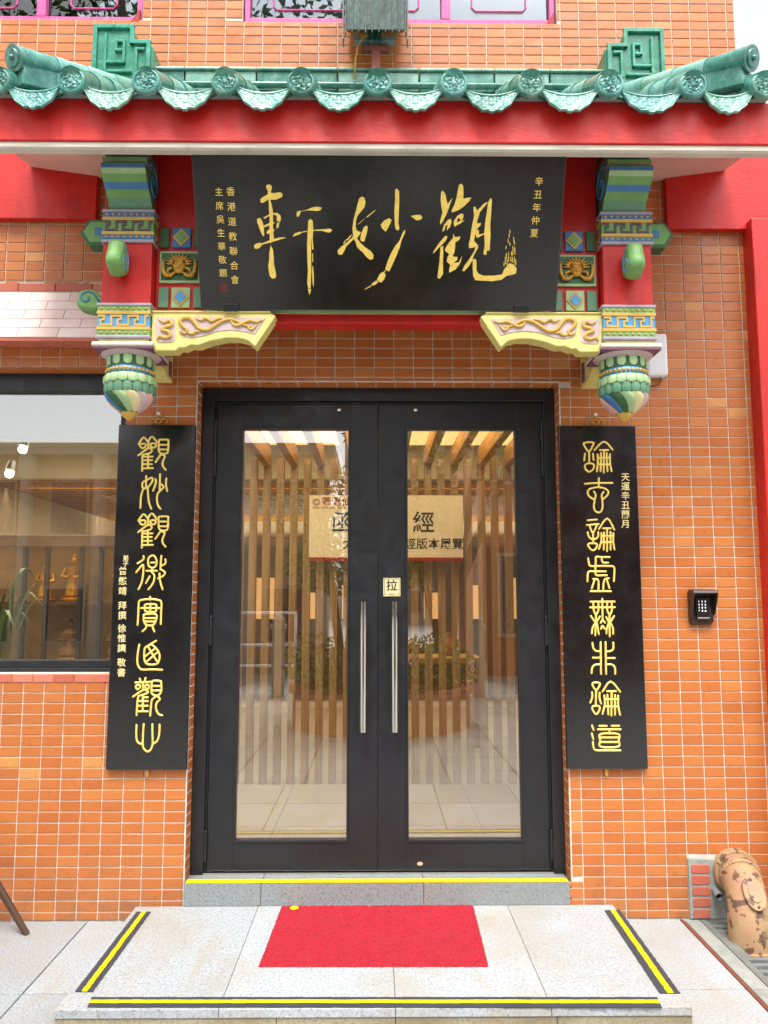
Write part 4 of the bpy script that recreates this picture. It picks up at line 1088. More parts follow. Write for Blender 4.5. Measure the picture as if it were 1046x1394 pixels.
# carved yellow brackets
def vine(m, P, r, y, k=5):
    P = smoothline(P, 5); r *= 1.25; n_ = len(P); m.tube([(p[0], y, p[1]) for p in P], [r*(.35+.65*math.sin(math.pi*min(1, max(.0, .08+.84*i/(n_-1))))) for i in range(n_)], 7)
def bracket(s, label):
    sg = lambda P: [(x if s < 0 else -x-.012, z) for x, z in P]
    B = thing('carved_bracket', label, 'carved bracket', (-.75 if s < 0 else .74, -.45, 2.6))
    out = [(-1.012, 2.752), (-.482, 2.749), (-.461, 2.737), (-.551, 2.595), (-.583, 2.624), (-.628, 2.635), (-.685, 2.634), (-.752, 2.620), (-.802, 2.600), (-.836, 2.602), (-.864, 2.588), (-.886, 2.591), (-.900, 2.575), (-1.012, 2.575)]
    m = MB(); m.prism(sg(out), -.478, -.40); BB = m.build('bracket_body', MY, B, bevel=.005)
    inn = [(-.890, 2.731), (-.506, 2.726), (-.553, 2.650), (-.600, 2.664), (-.660, 2.670), (-.720, 2.664), (-.786, 2.641), (-.837, 2.634), (-.860, 2.640), (-.888, 2.652)]
    m = MB(); m.prism(sg(inn), -.481, -.4775); m.build('sunk_panel', MLIL, BB, bevel=.001)
    inn2 = [(-.986, 2.725), (-.918, 2.725), (-.908, 2.715), (-.906, 2.628), (-.918, 2.614), (-.978, 2.612), (-.988, 2.622), (-.993, 2.71)]
    m = MB(); m.prism(sg(inn2), -.481, -.4775); m.build('sunk_panel', MLIL, BB, bevel=.001)
    m = MB(); y = -.484
    vine(m, sg([(-.880, 2.664), (-.862, 2.652), (-.852, 2.668), (-.868, 2.682), (-.884, 2.705), (-.868, 2.722), (-.840, 2.722), (-.818, 2.700), (-.800, 2.676), (-.765, 2.668), (-.735, 2.684), (-.700, 2.708), (-.660, 2.718), (-.628, 2.706), (-.595, 2.690), (-.570, 2.686)]), .0075, y)
    vine(m, sg([(-.850, 2.655), (-.828, 2.650), (-.812, 2.662), (-.795, 2.658)]), .006, y); vine(m, sg([(-.812, 2.722), (-.790, 2.712), (-.770, 2.722), (-.745, 2.708), (-.722, 2.718), (-.70, 2.722)]), .0055, y)
    vine(m, sg([(-.660, 2.715), (-.648, 2.694), (-.626, 2.690), (-.605, 2.700), (-.575, 2.712), (-.545, 2.706), (-.520, 2.716)]), .0065, y); vine(m, sg([(-.590, 2.690), (-.572, 2.672), (-.560, 2.676), (-.545, 2.694)]), .005, y)
    vine(m, sg([(-.975, 2.714), (-.955, 2.702), (-.930, 2.712), (-.920, 2.690), (-.945, 2.682), (-.962, 2.668), (-.935, 2.660), (-.925, 2.640), (-.950, 2.632), (-.972, 2.640), (-.982, 2.626)]), .007, y)
    m.build('gold_vine', MOCH, BB, smooth=True)
    m = MB(); u, w = sorted((-1.012 if s < 0 else 1.0, -.484 if s < 0 else .472)); m.box(u, w, -.484, -.40, 2.7495, 2.757); m.build('top_moulding', MY, BB, bevel=.002)
    return B
bracket(-1, 'yellow carved bracket with gold vines under the left end of the lintel'); bracket(1, 'yellow carved bracket with gold vines under the right end of the lintel')
for s in (-1, 1):        # small brackets running back to the wall
    x0, x1 = (-1.135, -1.035) if s < 0 else (1.015, 1.115); zb_ = 2.56 if s < 0 else 2.535
    B = thing('tie_bracket', 'short yellow tie bracket joining the %s post to the wall' % ('left' if s < 0 else 'right'), 'bracket', ((x0+x1)/2, -.15, 2.5))
    m = MB(); m.prism([(-.26, 2.60), (-.003, 2.70), (-.003, zb_), (-.10, zb_), (-.16, zb_+.02), (-.25, 2.585)], x0, x1, 'x'); b_ = m.build('bracket_body', MY, B, bevel=.004)
    xe = x1+.0015 if s < 0 else x0-.0015
    m = MB(); m.prism([(-.085, zb_+.02), (-.03, zb_+.02), (-.03, 2.66), (-.085, 2.65)], xe-.001, xe+.001, 'x'); m.build('side_panel', MPUR, b_)

# ================================================================ name board
T = R(23.54)
NB = thing('name_board', 'black lacquered name board with three large gold characters, tilted forward under the canopy', 'name board', (-.003, -.49, 2.759), rot=(T, 0, 0))
m = MB(); m.box(-.789, .789, .0, .030, 0, .638); m.build('board', MLAC, NB, bevel=.002)
def brush(body):
    m = MB()
    for i, ln in enumerate(body.strip().split('\n')):
        P = [(x+.003, z) for x, z in PT(ln)]; h = .0022+.00015*i
        m.prism(P, -h, .0005)
    m.build('gold_character', MGOLD, NB)
brush(BRUSH_JIAN); brush(BRUSH_MIAO); brush(BRUSH_GUAN)
for i, ch in enumerate('辛丑年仲夏'): text('inscription_character', ch, .037, (.680-.002*i, -.0006, .532-i*.052), MGOLD, NB)
for i, ch in enumerate('香港道教聯合會'): text('inscription_character', ch, .038, (-.632, -.0006, .485-i*.060), MGOLD, NB)
for i, ch in enumerate('主席吳生華敬題'): text('inscription_character', ch, .036, (-.682, -.0006, .484-i*.055), MGOLD, NB)
m = MB()
for a, b, c, d in ((-.697, -.667, .078, .081), (-.697, -.667, .107, .110), (-.697, -.694, .081, .107), (-.670, -.667, .081, .107), (-.690, -.686, .084, .104), (-.681, -.678, .084, .104), (-.686, -.681, .092, .095)): m.box(a, b, -.0012, .0, c, d)
m.build('red_seal', MSEAL, NB)
for a, b, lab in ((-.690, -.622, 'left'), (.600, .668, 'right')):
    m = MB(); m.box(a, b, -.014, .05, -.006, .026); m.box(a+.01, b-.01, .02, .06, -.02, -.004); m.build('support_clip', MBLK, NB, bevel=.003)

# ================================================================ couplet boards
def coup(x0, x1, glyphs, label, small, sxx):
    z0, z1 = .686, 2.343
    B = thing('couplet_board', label, 'couplet board', ((x0+x1)/2, -.02, z0))
    m = MB(); m.box(x0, x1, -.03, -.004, z0, z1); m.build('board', MLAC, B, bevel=.003)
    for gs in glyphs:
        m = MB()
        for i, ln in enumerate(gs.strip().split('\n')): stroke(m, PT(ln), -.0300, .0050, .0030, .00012*i)
        m.build('gold_character', MGOLD, B, smooth=True)
    for ch, x, z, s in small: text('inscription_character', ch, s, (x, -.0306, z), MTXT, B, offset=.0004)
    hx = x0+.19
    m = MB()
    for s in (-1, 1):
        m.tube([(hx, -.012, z1+.062), (hx+s*.012, -.012, z1+.054), (hx+s*.022, -.012, z1+.034), (hx+s*.040, -.012, z1+.030), (hx+s*.046, -.012, z1+.018), (hx+s*.034, -.012, z1+.012), (hx+s*.042, -.012, z1+.001)], .0035, 8)
        m.tube([(hx+s*.022, -.012, z1+.034), (hx+s*.014, -.012, z1+.016), (hx, -.012, z1+.010)], .003, 8)
    m.tube([(hx+.013*math.cos(t*.52), -.012, z1+.022+.012*math.sin(t*.52)) for t in range(13)], .003, 8)
    m.build('brass_hanger', MGOLD2, B, smooth=True)
    m = MB(); m.tube([(hx, -.001, z1+.060), (hx, -.018, z1+.060)], .0075, 12); m.build('nail', MPLW, B)
    m = MB(); m.prism([(hx-.011, z0-.001), (hx+.011, z0-.001), (hx+.007, z0-.032), (hx, z0-.04), (hx-.006, z0-.03)], -.014, -.004); m.build('lower_hook', MGOLD2, B, bevel=.002)
ls = [('弟', 1.662, .03), ('子', 1.628, .03), ('曾', 1.600-.03, .045), ('懋', 1.524, .045), ('靖', 1.478, .045), ('拜', 1.420, .045), ('撰', 1.370, .045), ('徐', 1.322, .045), ('惟', 1.274, .045), ('讓', 1.226, .045), ('敬', 1.172, .045), ('書', 1.128, .045)]
zz = [1.662, 1.635, 1.598, 1.550, 1.502, 1.432, 1.385, 1.323, 1.276, 1.229, 1.162, 1.115]
xx = [-1.228, -1.227]+[-1.240+.0012*i for i in range(10)]
coup(-1.287, -.908, SEAL[:8], 'tall black couplet board with eight gold seal characters left of the door', [(c, xx[i], zz[i]+.02, .029 if i < 2 else .042) for i, (c, _, _) in enumerate(ls)], 0)
rs = '天運辛丑蘭月'
coup(.893, 1.276, SEAL[8:], 'tall black couplet board with eight gold seal characters right of the door', [(c, 1.216-.0015*i, 2.082-.0465*i, .044) for i, c in enumerate(rs)], 0)

# ================================================================ small wall things
K = thing('keypad_lock', 'brown plastic access keypad under a rain hood on the right wall', 'keypad', (1.57, -.03, 1.45))
m = MB(); x0, x1, z0, z1 = 1.508, 1.632, 1.362, 1.536
m.prism([(x0+.01, z0), (x1-.02, z0), (x1-.006, z0+.018), (x1-.006, z0+.04), (x1, z0+.055), (x1, z1-.02), (x1-.012, z1-.004), (x0+.012, z1), (x0, z1-.014), (x0, z0+.014)], -.022, -.001); m.build('back_plate', MPLB, K, bevel=.004)
m = MB(); m.prism([(-.022, z1-.004), (-.070, z1-.008), (-.078, z1-.020), (-.078, z1-.026), (-.022, z1-.016)], x0+.004, x1-.004, 'x'); m.prism([(-.022, z0+.03), (-.04, z0+.04), (-.078, z1-.026), (-.07, z1-.010), (-.022, z1-.010)], x0+.002, x0+.008, 'x'); m.prism([(-.022, z0+.045), (-.035, z0+.05), (-.078, z1-.026), (-.07, z1-.010), (-.022, z1-.010)], x1-.008, x1-.002, 'x'); m.build('rain_hood', MPLB, K, bevel=.002)
m = MB(); m.prism([(x0+.030, z0+.035), (x1-.032, z0+.035), (x1-.024, z0+.09), (x1-.028, z1-.040), (x0+.026, z1-.040), (x0+.024, z0+.09)], -.038, -.021); KP = m.build('keypad_face', MLAC, K, bevel=.004)
for r_ in range(4):
    for c_ in range(3): text('key_digit', '123456789*0#'[r_*3+c_], .012, (x0+.041+.0155*c_, -.0385, z1-.062-.015*r_), MKEYL, K)
m = MB(); m.box(x0+.032, x1-.034, -.040, -.037, z0+.028, z0+.035); m.build('chrome_lip', MSTEEL, K, bevel=.001)

Wf = thing('white_box', 'white rounded plastic box on the wall behind the right hanging post', 'wall box', (1.395, -.03, 2.7))
m = MB(); m.box(1.335, 1.445, -.055, -.003, 2.592, 2.812); m.build('case', MPLW, Wf, bevel=.016, smooth=False)
m = MB(); m.tube([(1.410, -.03, 2.595), (1.412, -.028, 2.570), (1.398, -.022, 2.552), (1.372, -.015, 2.548), (1.345, -.012, 2.552)], .003, 8); m.build('cable', MPLB, Wf, smooth=True)

PI_ = thing('drain_pipe', 'old chipped pinkish drain pipe bending out of the wall into the drain', 'pipe', (1.64, -.15, 0))
path = [(1.675, .05, .216), (1.672, -.03, .216), (1.668, -.075, .212), (1.660, -.125, .192), (1.650, -.170, .155), (1.640, -.20, .105), (1.632, -.218, .05), (1.628, -.225, -.02), (1.626, -.228, -.10)]
m = MB(); m.tube(smoothline([tuple(p) for p in path], 4), .086, 28, cap=False); PB = m.build('pipe_body', MPIPE, PI_, smooth=True)
m = MB(); m.tube([(1.672, .0, .216), (1.671, -.045, .216)], .103, 28); m.tube([(1.668, -.075, .213), (1.665, -.095, .207)], .094, 28); m.build('collar', MPIPE, PI_, smooth='auto', bevel=.004)
m = MB(); m.tube([(1.6275, -.226, -.035), (1.627, -.227, -.055)], [.094, .096], 28); m.build('foot_rim', MPIPE, PI_, smooth='auto', bevel=.004)
nrm = Vector((0, -.80, .60)).normalized(); c0 = Vector((1.650, -.178, .142))+nrm*.074; t1 = Vector((1, 0, 0)); t2 = nrm.cross(t1)*-1
def plate(nm, rx, rz, h0, h1, bev):
    m = MB(); v = []; n_ = 32
    for h in (h0, h1):
        for i in range(n_):
            a = 2*math.pi*i/n_; u = math.sin(a)*rx; w = math.copysign(abs(math.cos(a))**.85, math.cos(a))*rz; p = c0+t1*u+t2*w+nrm*h; v.append(p)
    m.add(v, [list(range(n_))[::-1], list(range(n_, 2*n_))]+[(i, (i+1) % n_, (i+1) % n_+n_, i+n_) for i in range(n_)]); return m.build(nm, MPIPE, PB, bevel=bev)
plate('inspection_cover', .046, .072, -.01, .022, .003); plate('cover_boss', .026, .040, .022, .027, .003)
m = MB()
for s in (-1, 1): m.ball(c0+t2*.058*s+nrm*.023, .0065)
m.build('bolt', MRUST, PB)
sp = thing('waste_pipe', 'thin grey plastic pipe stub beside the big drain pipe', 'pipe', (1.57, -.05, .12))
m = MB(); m.tube([(1.575, .0, .135), (1.569, -.075, .122)], .0165, 20, cap=False); m.tube([(1.569, -.074, .122), (1.575, .0, .135)], .0125, 20, cap=False); m.build('pipe_wall', MGREY, sp, smooth=True)
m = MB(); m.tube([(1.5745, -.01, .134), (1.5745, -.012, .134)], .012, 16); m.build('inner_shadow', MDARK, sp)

# floodlight
FL = thing('floodlight', 'dark green finned floodlight on a brown bracket above the roof ridge', 'floodlight', (-.02, -.3, 4.1))
m = MB(); m.prism([(-.31, 4.245), (-.31, 4.72), (-.04, 4.72), (-.04, 4.44), (-.09, 4.41)], -.170, .128, 'x'); FB = m.build('housing', MLAMP, FL, bevel=.004)
for i in range(10):
    x = -.168+i*.0325; m = MB(); m.prism([(-.332, 4.218), (-.332, 4.72), (-.30, 4.72), (-.30, 4.218)], x, x+.004, 'x'); m.build('fin', MLAMP, FB)
m = MB(); m.box(-.185, -.178, -.24, -.18, 4.25, 4.7); m.box(.136, .143, -.24, -.18, 4.25, 4.7); m.box(-.125, .080, -.25, -.21, 4.236, 4.258); m.build('yoke', MGREY, FL, bevel=.001)
m = MB(); m.box(-.060, .010, -.262, -.19, 4.222, 4.285); m.build('junction_block', MLAMP, FL, bevel=.006)
m = MB(); m.box(-.040, .004, -.24, -.20, 4.03, 4.222); m.box(-.092, .046, -.242, -.21, 4.190, 4.218); m.build('bracket', MRUST, FL, bevel=.001)
m = MB(); m.tube([(-.055, -.265, 4.250), (-.085, -.265, 4.240), (-.108, -.25, 4.20), (-.120, -.24, 4.14), (-.125, -.22, 4.05)], .004, 8); m.build('cable', MCABY, FL, smooth=True)

# chair whose leg shows at the bottom left
CH = thing('wooden_chair', 'brown wooden chair leg entering at the lower left corner', 'chair', (-1.85, -.1, 0))
for x, y, dx in ((-1.568, -.15, -.20), (-2.62, -.40, .10), (-1.72, -.45, -.20), (-2.62, -.10, .10)):
    m = MB(); m.tube([(x, y, 0), (x+dx*1.5, y, .45)], [.014, .019], 10); m.build('leg', MDWOOD, CH, smooth='auto')
m = MB(); m.box(-2.60, -1.84, -.45, -.08, .45, .48); m.build('seat', MDWOOD, CH, bevel=.006)
m = MB(); m.box(-2.60, -2.56, -.45, -.08, .48, .9); m.build('backrest', MDWOOD, CH, bevel=.005)
# ================================================================ interior
IN = MB(); IN.box(-3.6, 3.4, .251, 7.0, .10, .165); FLOOR = IN.build('interior_floor', MG, kind='structure')
for i in range(12):
    for j in range(10):
        x, y = -3.6+i*.6, .25+j*.6
        m = MB(); m.box(x+.002, x+.598, y+.002, y+.598, .164, .172, random.random()); m.build('floor_tile', MFLO, FLOOR)
m = MB(); m.box(-3.7, -3.6, .25, 7.0, .1, 3.2); m.box(3.4, 3.5, .25, 7.0, .1, 3.2); m.box(-3.7, 3.5, 7.0, 7.1, .1, 3.2)
m.box(-3.6, 3.4, 3.2, 3.3, 2.58, 2.86); m.build('interior_wall', MPLA, kind='structure')
m = MB(); m.box(-3.7, 3.5, .25, 3.3, 2.86, 2.95); m.box(-3.7, 3.5, 3.3, 7.0, 2.75, 2.95); CE = m.build('interior_ceiling', MPLA, kind='structure')
for i in range(24):
    y = 3.33+i*.15; m = MB(); m.box(-3.6, 3.4, y, y+.105, 2.57, 2.61); m.build('ceiling_slat', MWOODB, CE)
m = MB(); m.box(-.95, 1.15, .35, 3.0, 2.850, 2.858); o = m.build('cove_light', MCOVE, CE)
m = MB(); m.box(-3.4, 3.2, 3.7, 3.78, 2.66, 2.68); m.box(-3.4, 3.2, 6.3, 6.38, 2.66, 2.68); m.build('strip_light', emis('strip_light', (1, .74, .4), 8), CE)
SC = thing('slat_screen', 'screen of upright light wood slats joined to ceiling beams behind the glass door', 'wooden screen', (0, 2.0, .17))
x = -1.06; i = 0
while x < 1.3:
    m = MB(); m.box(x, x+.054, 2.0, 2.06, .172, 2.545); m.build('slat', MWOOD, SC, bevel=.003)
    if i % 2 == 0: m = MB(); m.box(x, x+.054, .30, 1.998, 2.485, 2.62); m.build('beam', MWOODB, SC, bevel=.003)
    x += .1005; i += 1
BN = thing('exhibition_banner', 'cream exhibition banner with brush lettering hanging behind the glass door', 'banner', (.05, 1.92, 1.77))
m = MB(); m.box(-.506, .625, 1.918, 1.924, 1.797, 2.256); m.build('cloth', MBAN, BN); m = MB(); m.box(-.506, .625, 1.914, 1.928, 1.772, 1.797); m.build('red_hem', MBRED, BN)
m = MB(); m.tube([(-.455+.026*math.cos(t*.2618*3), 1.917, 2.205+.026*math.sin(t*.2618*3)) for t in range(9)], .0022, 6); m.tube([(-.455+.015*math.cos(t*.5236), 1.917, 2.205+.015*math.sin(t*.5236)) for t in range(13)], .0018, 6); m.build('round_emblem', MBRED, BN)
text('heading', '蓬瀛仙館', .072, (-.417, 1.9175, 2.205), MBRED, BN, align='LEFT', offset=.0012, spacing=1.05)
text('heading_line', 'FUNG YING SEEN KOON', .018, (-.482, 1.9175, 2.163), MBRED, BN, align='LEFT', offset=.0005, spacing=1.25)
text('large_character', '函', .165, (-.263, 1.9175, 2.045), MINK, BN, offset=.0018); text('large_character', '經', .165, (.335, 1.9175, 2.045), MINK, BN, offset=.0018)
text('title_line', '太', .085, (-.215, 1.9175, 1.892), MINK, BN, offset=.001); text('title_line', '德經版本展覽', .085, (.105, 1.9175, 1.892), MINK, BN, align='LEFT', offset=.001, spacing=1.06)
for nm, loc, sx, sy, e in (('ceiling_fill_light', (0, 1.2, 2.80), 1.8, 1.0, 20), ('ceiling_fill_light', (-2.3, 1.5, 2.80), 1.6, 1.0, 42), ('ceiling_fill_light', (0, 4.6, 2.52), 5.5, 1.4, 50), ('upward_fill_light', (0, 6.55, 2.20), 6.5, .3, 24)):  # unseen fill lights added to brighten the room and its ceiling slats
    ld = bpy.data.lights.new(nm, 'AREA'); ld.shape = 'RECTANGLE'; ld.size = sx; ld.size_y = sy; ld.energy = e; ld.color = (1, .84, .58)
    lo = bpy.data.objects.new(nm, ld); C.objects.link(lo); lo.location = loc
    if loc[1] > 6: lo.rotation_euler = (R(180), 0, 0)
# pelmet inside the left window
m = MB(); m.box(-3.3, -1.15, .33, .42, 2.345, 2.70); m.build('pelmet', col('pale_green_pelmet', '8f9a8a', .8, var=.04), label='pale green pelmet across the top inside the left window', category='pelmet', bevel=.004)
SPX = ((-2.29, 2.275), (-2.215, 2.428))
TR = thing('track_light', 'black ceiling track with two lit spotlights inside the left window', 'spotlight', (-2.3, .9, 2.6))
m = MB(); m.box(-2.9, -1.98, .99, 1.02, 2.475, 2.495); m.box(-2.5, -2.49, 1.0, 1.01, 2.495, 2.86); m.build('track', MBLK, TR)
for x, z, y in ((SPX[0][0], SPX[0][1], 1.03), (SPX[1][0], SPX[1][1], 1.03)):
    m = MB(); m.tube([(x, y, z+.07), (x, y-.03, z+.0)], [.022, .036], 16); h = m.build('spot_head', MBLK, TR, smooth='auto')
    m = MB(); m.ball((x, y-.035, z-.012), .026, 12); m.build('bulb', MBULB, h, smooth=True)
for i, (x, y) in enumerate(((-2.0, 1.0), (1.9, 1.2))):
    pass
# display cabinets seen through the left window
CB = thing('display_cabinet', 'dark framed glass display cabinet inside the left window', 'display cabinet', (-2.3, 2.4, .17))
m = MB()
for x in (-3.1, -2.70, -2.53, -2.27, -2.12, -1.78, -1.45): m.box(x-.014, x+.014, 2.20, 2.24, .18, 1.93)
m.build('upright', MBLK, CB)
m = MB(); m.box(-3.1, -1.45, 2.165, 2.179, 1.89, 1.98); m.box(-3.1, -1.45, 2.18, 2.6, 1.93, 1.98); m.box(-3.1, -1.45, 2.16, 2.62, .18, 1.02); m.build('carcass', MDWOOD, CB, bevel=.004)
m = MB(); m.box(-3.1, -1.45, 2.25, 2.58, 1.455, 1.475); m.build('shelf', MDWOOD, CB)
m = MB(); m.box(-3.1, -1.45, 2.60, 2.62, 1.02, 1.93); m.build('back_panel', col('warm_back_panel', 'a8875c', .8, var=.2), CB)
m = MB(); m.box(-3.08, -1.47, 2.27, 2.33, 1.915, 1.928); m.build('cabinet_light', emis('cabinet_light', (1, .72, .36), 3), CB)
def statue(x, y, z, h, mat, label, seated=False):
    t = thing('statuette', label, 'statuette', (x, y, z), 'statuettes in the display cabinet')
    m = MB(); m.lathe([(.0, .0), (.26, 0), (.28, .05), (.22, .09), (.24, .12), (0, .12)], (x, y, z), 16)
    m.v = [(x+(a-x)*h, y+(b-y)*h, z+(c-z)*h) for a, b, c in m.v]; m.build('pedestal', mat, t, smooth='auto')
    pr = [(0, .12), (.24, .13), (.25, .22), (.17, .36), (.18, .50), (.20, .62), (.12, .70), (.06, .73), (0, .74)] if seated else [(0, .12), (.17, .13), (.15, .30), (.11, .48), (.14, .66), (.15, .74), (.06, .80), (0, .81)]
    m = MB(); m.lathe(pr, (x, y, z), 18, rf=lambda a, zz_: 1+.10*math.cos(5*a)); m.v = [(x+(a-x)*h, y+(b-y)*h*.8, z+(c-z)*h) for a, b, c in m.v]
    q = .72 if seated else .80
    for s in (-1, 1): m.tube([(x+s*.17*h, y, z+(q-.08)*h), (x+s*.22*h, y-.06*h, z+(q-.26)*h), (x+s*.05*h, y-.16*h, z+(q-.27)*h)], [.05*h, .05*h, .035*h], 8)
    m.build('robe', mat, t, smooth='auto')
    m = MB(); m.ball((x, y, z+(q+.10)*h), .085*h, 12, sz=(.9, 1, 1.15)); m.ball((x, y, z+(q+.21)*h), .05*h, 10); m.ball((x, y-.085*h, z+(q+.09)*h), .016*h, 6)
    for s in (-1, 1): m.ball((x+s*.078*h, y, z+(q+.09)*h), .02*h, 6)
    m.build('head', mat, t, smooth=True)
MSTG = paint('gilt_statue', hexc('c8912e'), .35, .25, 30, .3, (.2, .1, .02), .4, 60, metal=.7); MSTD = col('painted_wood_statue', '7d5a34', .5, var=.3)
statue(-2.62, 2.42, 1.476, .30, MSTG, 'small gilt statuette on the cabinet shelf, leftmost')
statue(-2.40, 2.42, 1.476, .36, MSTG, 'tallest gilt statuette on the middle of the cabinet shelf')
statue(-2.0, 2.42, 1.476, .36, MSTG, 'gilt statuette on the cabinet shelf nearest the window frame')
statue(-2.40, 2.40, 1.02, .34, MSTD, 'brown seated statuette on the cabinet top under the tall gilt one', True)
statue(-2.02, 2.40, 1.02, .34, MSTD, 'brown seated statuette nearest the right window frame', True)
# back wall niches
for i, x in enumerate((-2.9, -2.2, -1.5, -.9, -.35, .2, .75, 1.3, 1.9, 2.6)):
    t = thing('lit_niche', ['warm lit wall niche seen furthest left at the back of the room', 'warm lit wall niche second from the left at the back', 'warm lit wall niche third from the left, behind the left window edge', 'warm lit wall niche behind the left door leaf, nearest its hinges', 'warm lit wall niche behind the banner seen through the left leaf', 'warm lit wall niche hidden just right of the door middle', 'warm lit wall niche above the low wooden table', 'warm lit wall niche behind the right door leaf, nearest its hinges', 'warm lit wall niche second from the right at the back', 'warm lit wall niche furthest right at the back of the room'][i], 'niche', (x, 6.9, .8), 'lit niches along the back wall')
    m = MB(); m.box(x-.30, x+.30, 6.86, 6.98, .25, 2.35); m.build('frame', MDWOOD, t, bevel=.01); w = .07 if i % 2 else .12
    m = MB(); m.box(x-w, x+w, 6.84, 6.858, 1.25, 1.25+.35+.1*(i % 3)); m.build('light_panel', MNICHE, t)
# low wooden table with golden pot and foliage
LT = thing('side_table', 'low wooden table with a shelf behind the slat screen', 'table', (.3, 3.6, .17))
m = MB(); m.box(-.2, .95, 3.4, 4.0, .92, .97); m.build('table_top', MWOODB, LT, bevel=.006)
for x in (-.16, .88):
    for y in (3.45, 3.92): m = MB(); m.box(x, x+.05, y, y+.05, .172, .92); m.build('leg', MWOODB, LT)
def vase(x, y, z, h, mat, label):
    m = MB(); m.lathe([(0, 0), (.3*h, 0), (.42*h, .3*h), (.38*h, .55*h), (.18*h, .8*h), (.24*h, h), (.2*h, h), (.14*h, .8*h), (0, .5*h)], (x, y, z), 20); o = m.build('vase', mat, smooth='auto'); o['label'] = label; o['category'] = 'vase'
vase(.20, 3.7, .971, .28, MSTG, 'round gilt vase on the low wooden table'); vase(.70, 3.7, .971, .22, MTER, 'small terracotta vase on the low wooden table')

def leaves(m, c, rad, n, size, sq=(1, 1, 1)):
    for i in range(n):
        while True:
            p = Vector((random.uniform(-1, 1), random.uniform(-1, 1), random.uniform(-1, 1)))
            if .25 < p.length < 1: break
        p = Vector((p.x*rad*sq[0], p.y*rad*sq[1], p.z*rad*sq[2]))+Vector(c)
        a = Vector((random.gauss(0, 1), random.gauss(0, 1), random.gauss(0, 1))).normalized(); b = a.orthogonal().normalized(); s = size*random.uniform(.6, 1.3)
        m.add([p-a*s, p+b*s*.35, p+a*s, p-b*s*.35], [(0, 1, 2, 3)], random.random())
# plant inside the left window
PL = thing('potted_plant', 'green leafy plant at the lower left corner inside the window', 'plant', (-2.18, .60, .17))
m = MB(); m.lathe([(0, .17), (.13, .17), (.17, .55), (.15, .55), (0, .5)], (-2.18, .60, 0), 20); m.build('pot', MTER, PL, smooth='auto')
for k_ in range(30):
    a = k_*.55; r = random.uniform(.12, .42); m = MB(); z0 = random.uniform(1.15, 1.72); v = []
    for j in range(13):
        t = j/12; w = .017*math.sin(math.pi*(t*.9+.08)); d = Vector((math.cos(a), math.sin(a), 0)); p = Vector((-2.18, .60, .6+(z0-.6)*math.sin(math.pi/2*min(1, t*1.3))-.35*max(0, t-.5)**1.5))+d*r*t; n_ = Vector((-d.y, d.x, 0))
        v += [p-n_*w, p+n_*w]
    m.add(v, [(2*j, 2*j+1, 2*j+3, 2*j+2) for j in range(12)], random.uniform(.3, .9)); m.build('leaf', MLEAF, PL, smooth=True)

# ================================================================ the square behind the camera (seen mirrored in the glass)
PLT = thing('round_planter', 'big round brick planter with bushes mirrored in the glass door', 'planter', (0, -5.75, 0))
m = MB(); m.lathe([(1.08, 0), (1.08, .40), (1.13, .40), (1.13, .47), (.98, .47), (.98, .38), (0, .38)], (.05, -5.75, 0), 40); m.build('planter_wall', MTER, PLT, smooth='auto')
m = MB()
for k_ in range(9):
    a = k_*.7; leaves(m, (.05+.82*math.cos(a), -5.75+.82*math.sin(a), .66+.12*math.sin(k_*2)), .42, 420, .05, (1, 1, .85))
m.build('bush', MLEAF, PLT, kind='stuff')
def tree(x, y, h, label, crown=1.3, z0=0, n=2600, multi=5, size=.06):
    t = thing('tree', label, 'tree', (x, y, z0)); m = MB(); tips = []
    for k_ in range(multi):
        a = k_*2*math.pi/multi+.4; sp_ = .28*h*random.uniform(.5, 1)
        P = [(x, y, z0), (x+.1*math.cos(a), y+.1*math.sin(a), z0+h*.25), (x+sp_*.6*math.cos(a), y+sp_*.6*math.sin(a), z0+h*.6), (x+sp_*math.cos(a), y+sp_*math.sin(a), z0+h)]
        P = smoothline(P, 5); m.tube(P, [.07*h/3*(1-.8*i/(len(P)-1)) for i in range(len(P))], 7); tips.append(P[-1]); tips.append(P[-5])
    m.build('trunk', MBARK, t, smooth=True); m = MB()
    for p in tips: leaves(m, p, crown*random.uniform(.35, .6), n//len(tips), size, (1.2, 1.2, .8))
    m.build('crown', MLEAF, t, kind='stuff')
tree(-.38, -5.75, 2.3, 'slender many-stemmed tree growing in the round planter', 1.25, .35, 3600, multi=7, size=.045)
tree(-3.6, -9.5, 11, 'tall leafy tree to the left of the square', 3.6, 0, 9000, size=.09); tree(1.45, -14.5, 3.6, 'green tree far across the square', 1.7, 0, 4200, size=.11); tree(1.2, -9, 6.2, 'leafy tree behind the planter', 1.6, 0, 1800, size=.1)
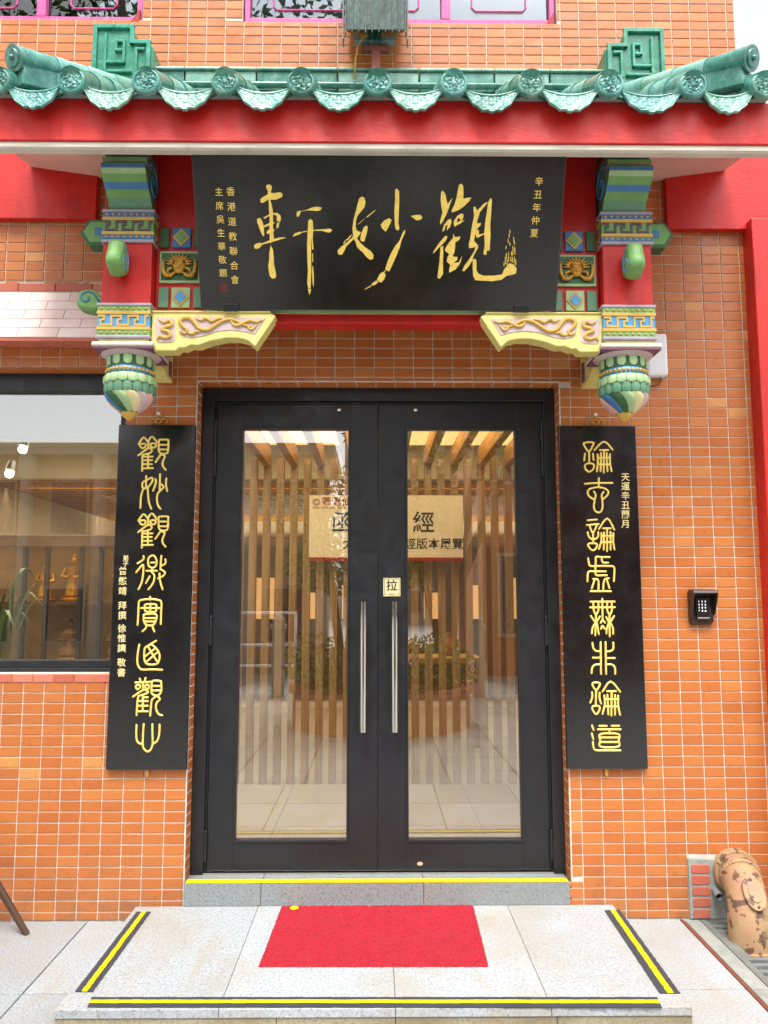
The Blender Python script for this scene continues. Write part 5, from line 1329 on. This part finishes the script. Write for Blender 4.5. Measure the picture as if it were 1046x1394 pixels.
def house(name, label, x0, x1, y0, y1, h, wall, nf, nw, arch=False):
    t = thing(name, label, 'building', ((x0+x1)/2, (y0+y1)/2, 0)); m = MB(); m.box(x0, x1, y0, y1, 0, h); m.build('wall', wall, t)
    m = MB(); m.box(x0-.3, x1+.3, y0, y1+.5, h, h+.25); m.build('roof', MREDC if arch else MCON, t)
    fh = h/nf; w = (x1-x0)/nw
    for f in range(nf):
        for i in range(nw):
            cx = x0+w*(i+.5); z0 = f*fh+fh*.25; m = MB(); ww = w*.28
            m.box(cx-ww, cx+ww, y1, y1+.06, z0, z0+fh*.55); wi = m.build('window', MCON, t)
            m = MB(); m.box(cx-ww*.85, cx+ww*.85, y1+.06, y1+.08, z0+.08, z0+fh*.55-.08); m.build('pane', MLAC, wi)
    for i in range(nw+1):
        m = MB(); m.lathe([(.22, 0), (.22, .3), (.16, .32), (.15, h-.5), (.2, h-.45), (.2, h)], (x0+w*i, y1+.35, 0), 12); m.build('column', MPEACH if arch else MCON, t)
house('brick_building', 'low brown building with pale columns across the square on the left', -9, -1.2, -16, -13, 4.6, col('warm_beige_wall', 'b59c7c', .8), 2, 5)
house('temple_hall', 'terracotta hall with columns across the square on the right', 1.95, 11, -15, -12, 6.2, MTER, 2, 4, True)
house('apartment_block', 'pale apartment block far behind the square', -2, 6, -60, -50, 26, MCON, 9, 6)
for x, wh in ((-1.55, 'nearest the planter on its left'), (-2.3, 'second to the left of the planter'), (-3.05, 'furthest left'), (1.6, 'nearest the planter on its right'), (2.4, 'furthest right')):
    m = MB(); m.box(x-.09, x+.09, -8.6, -8.42, 0, 1.05); m.box(x-.12, x+.12, -8.63, -8.39, 1.05, 1.13); m.lathe([(.0, 1.13), (.09, 1.13), (.1, 1.2), (.06, 1.27), (0, 1.29)], (x, -8.51, 0), 12)
    o = m.build('stone_post', MCON, bevel=.006); o['label'] = 'carved stone bollard post across the square, '+wh; o['category'] = 'bollard'; o['group'] = 'stone posts across the square'
m = MB(); m.lathe([(0, 1.5), (.06, 1.51), (.12, 1.57), (.13, 1.65), (.11, 1.72), (.05, 1.77), (0, 1.775)], (1.45, -10.2, 0), 16); m.tube([(1.45, -10.2, 1.77), (1.45, -10.2, 4.5)], .006, 6); m.box(1.435, 1.465, -10.215, -10.185, 1.38, 1.505)
o = m.build('lantern', MBRED, smooth='auto'); o['label'] = 'red round lantern hanging across the square'; o['category'] = 'lantern'

RL = thing('handrail', 'white metal handrail across the square on the left', 'railing', (-3, -8.9, 0))
for z in (.45, .78, 1.3): m = MB(); m.tube([(-2.75, -8.9, z), (-1.3, -8.9, z)], .022, 8); m.build('rail', MPLW, RL, smooth=True)
for x in (-2.72, -1.32): m = MB(); m.tube([(x, -8.9, 0), (x, -8.9, 1.32)], .025, 8); m.build('baluster', MPLW, RL, smooth=True)
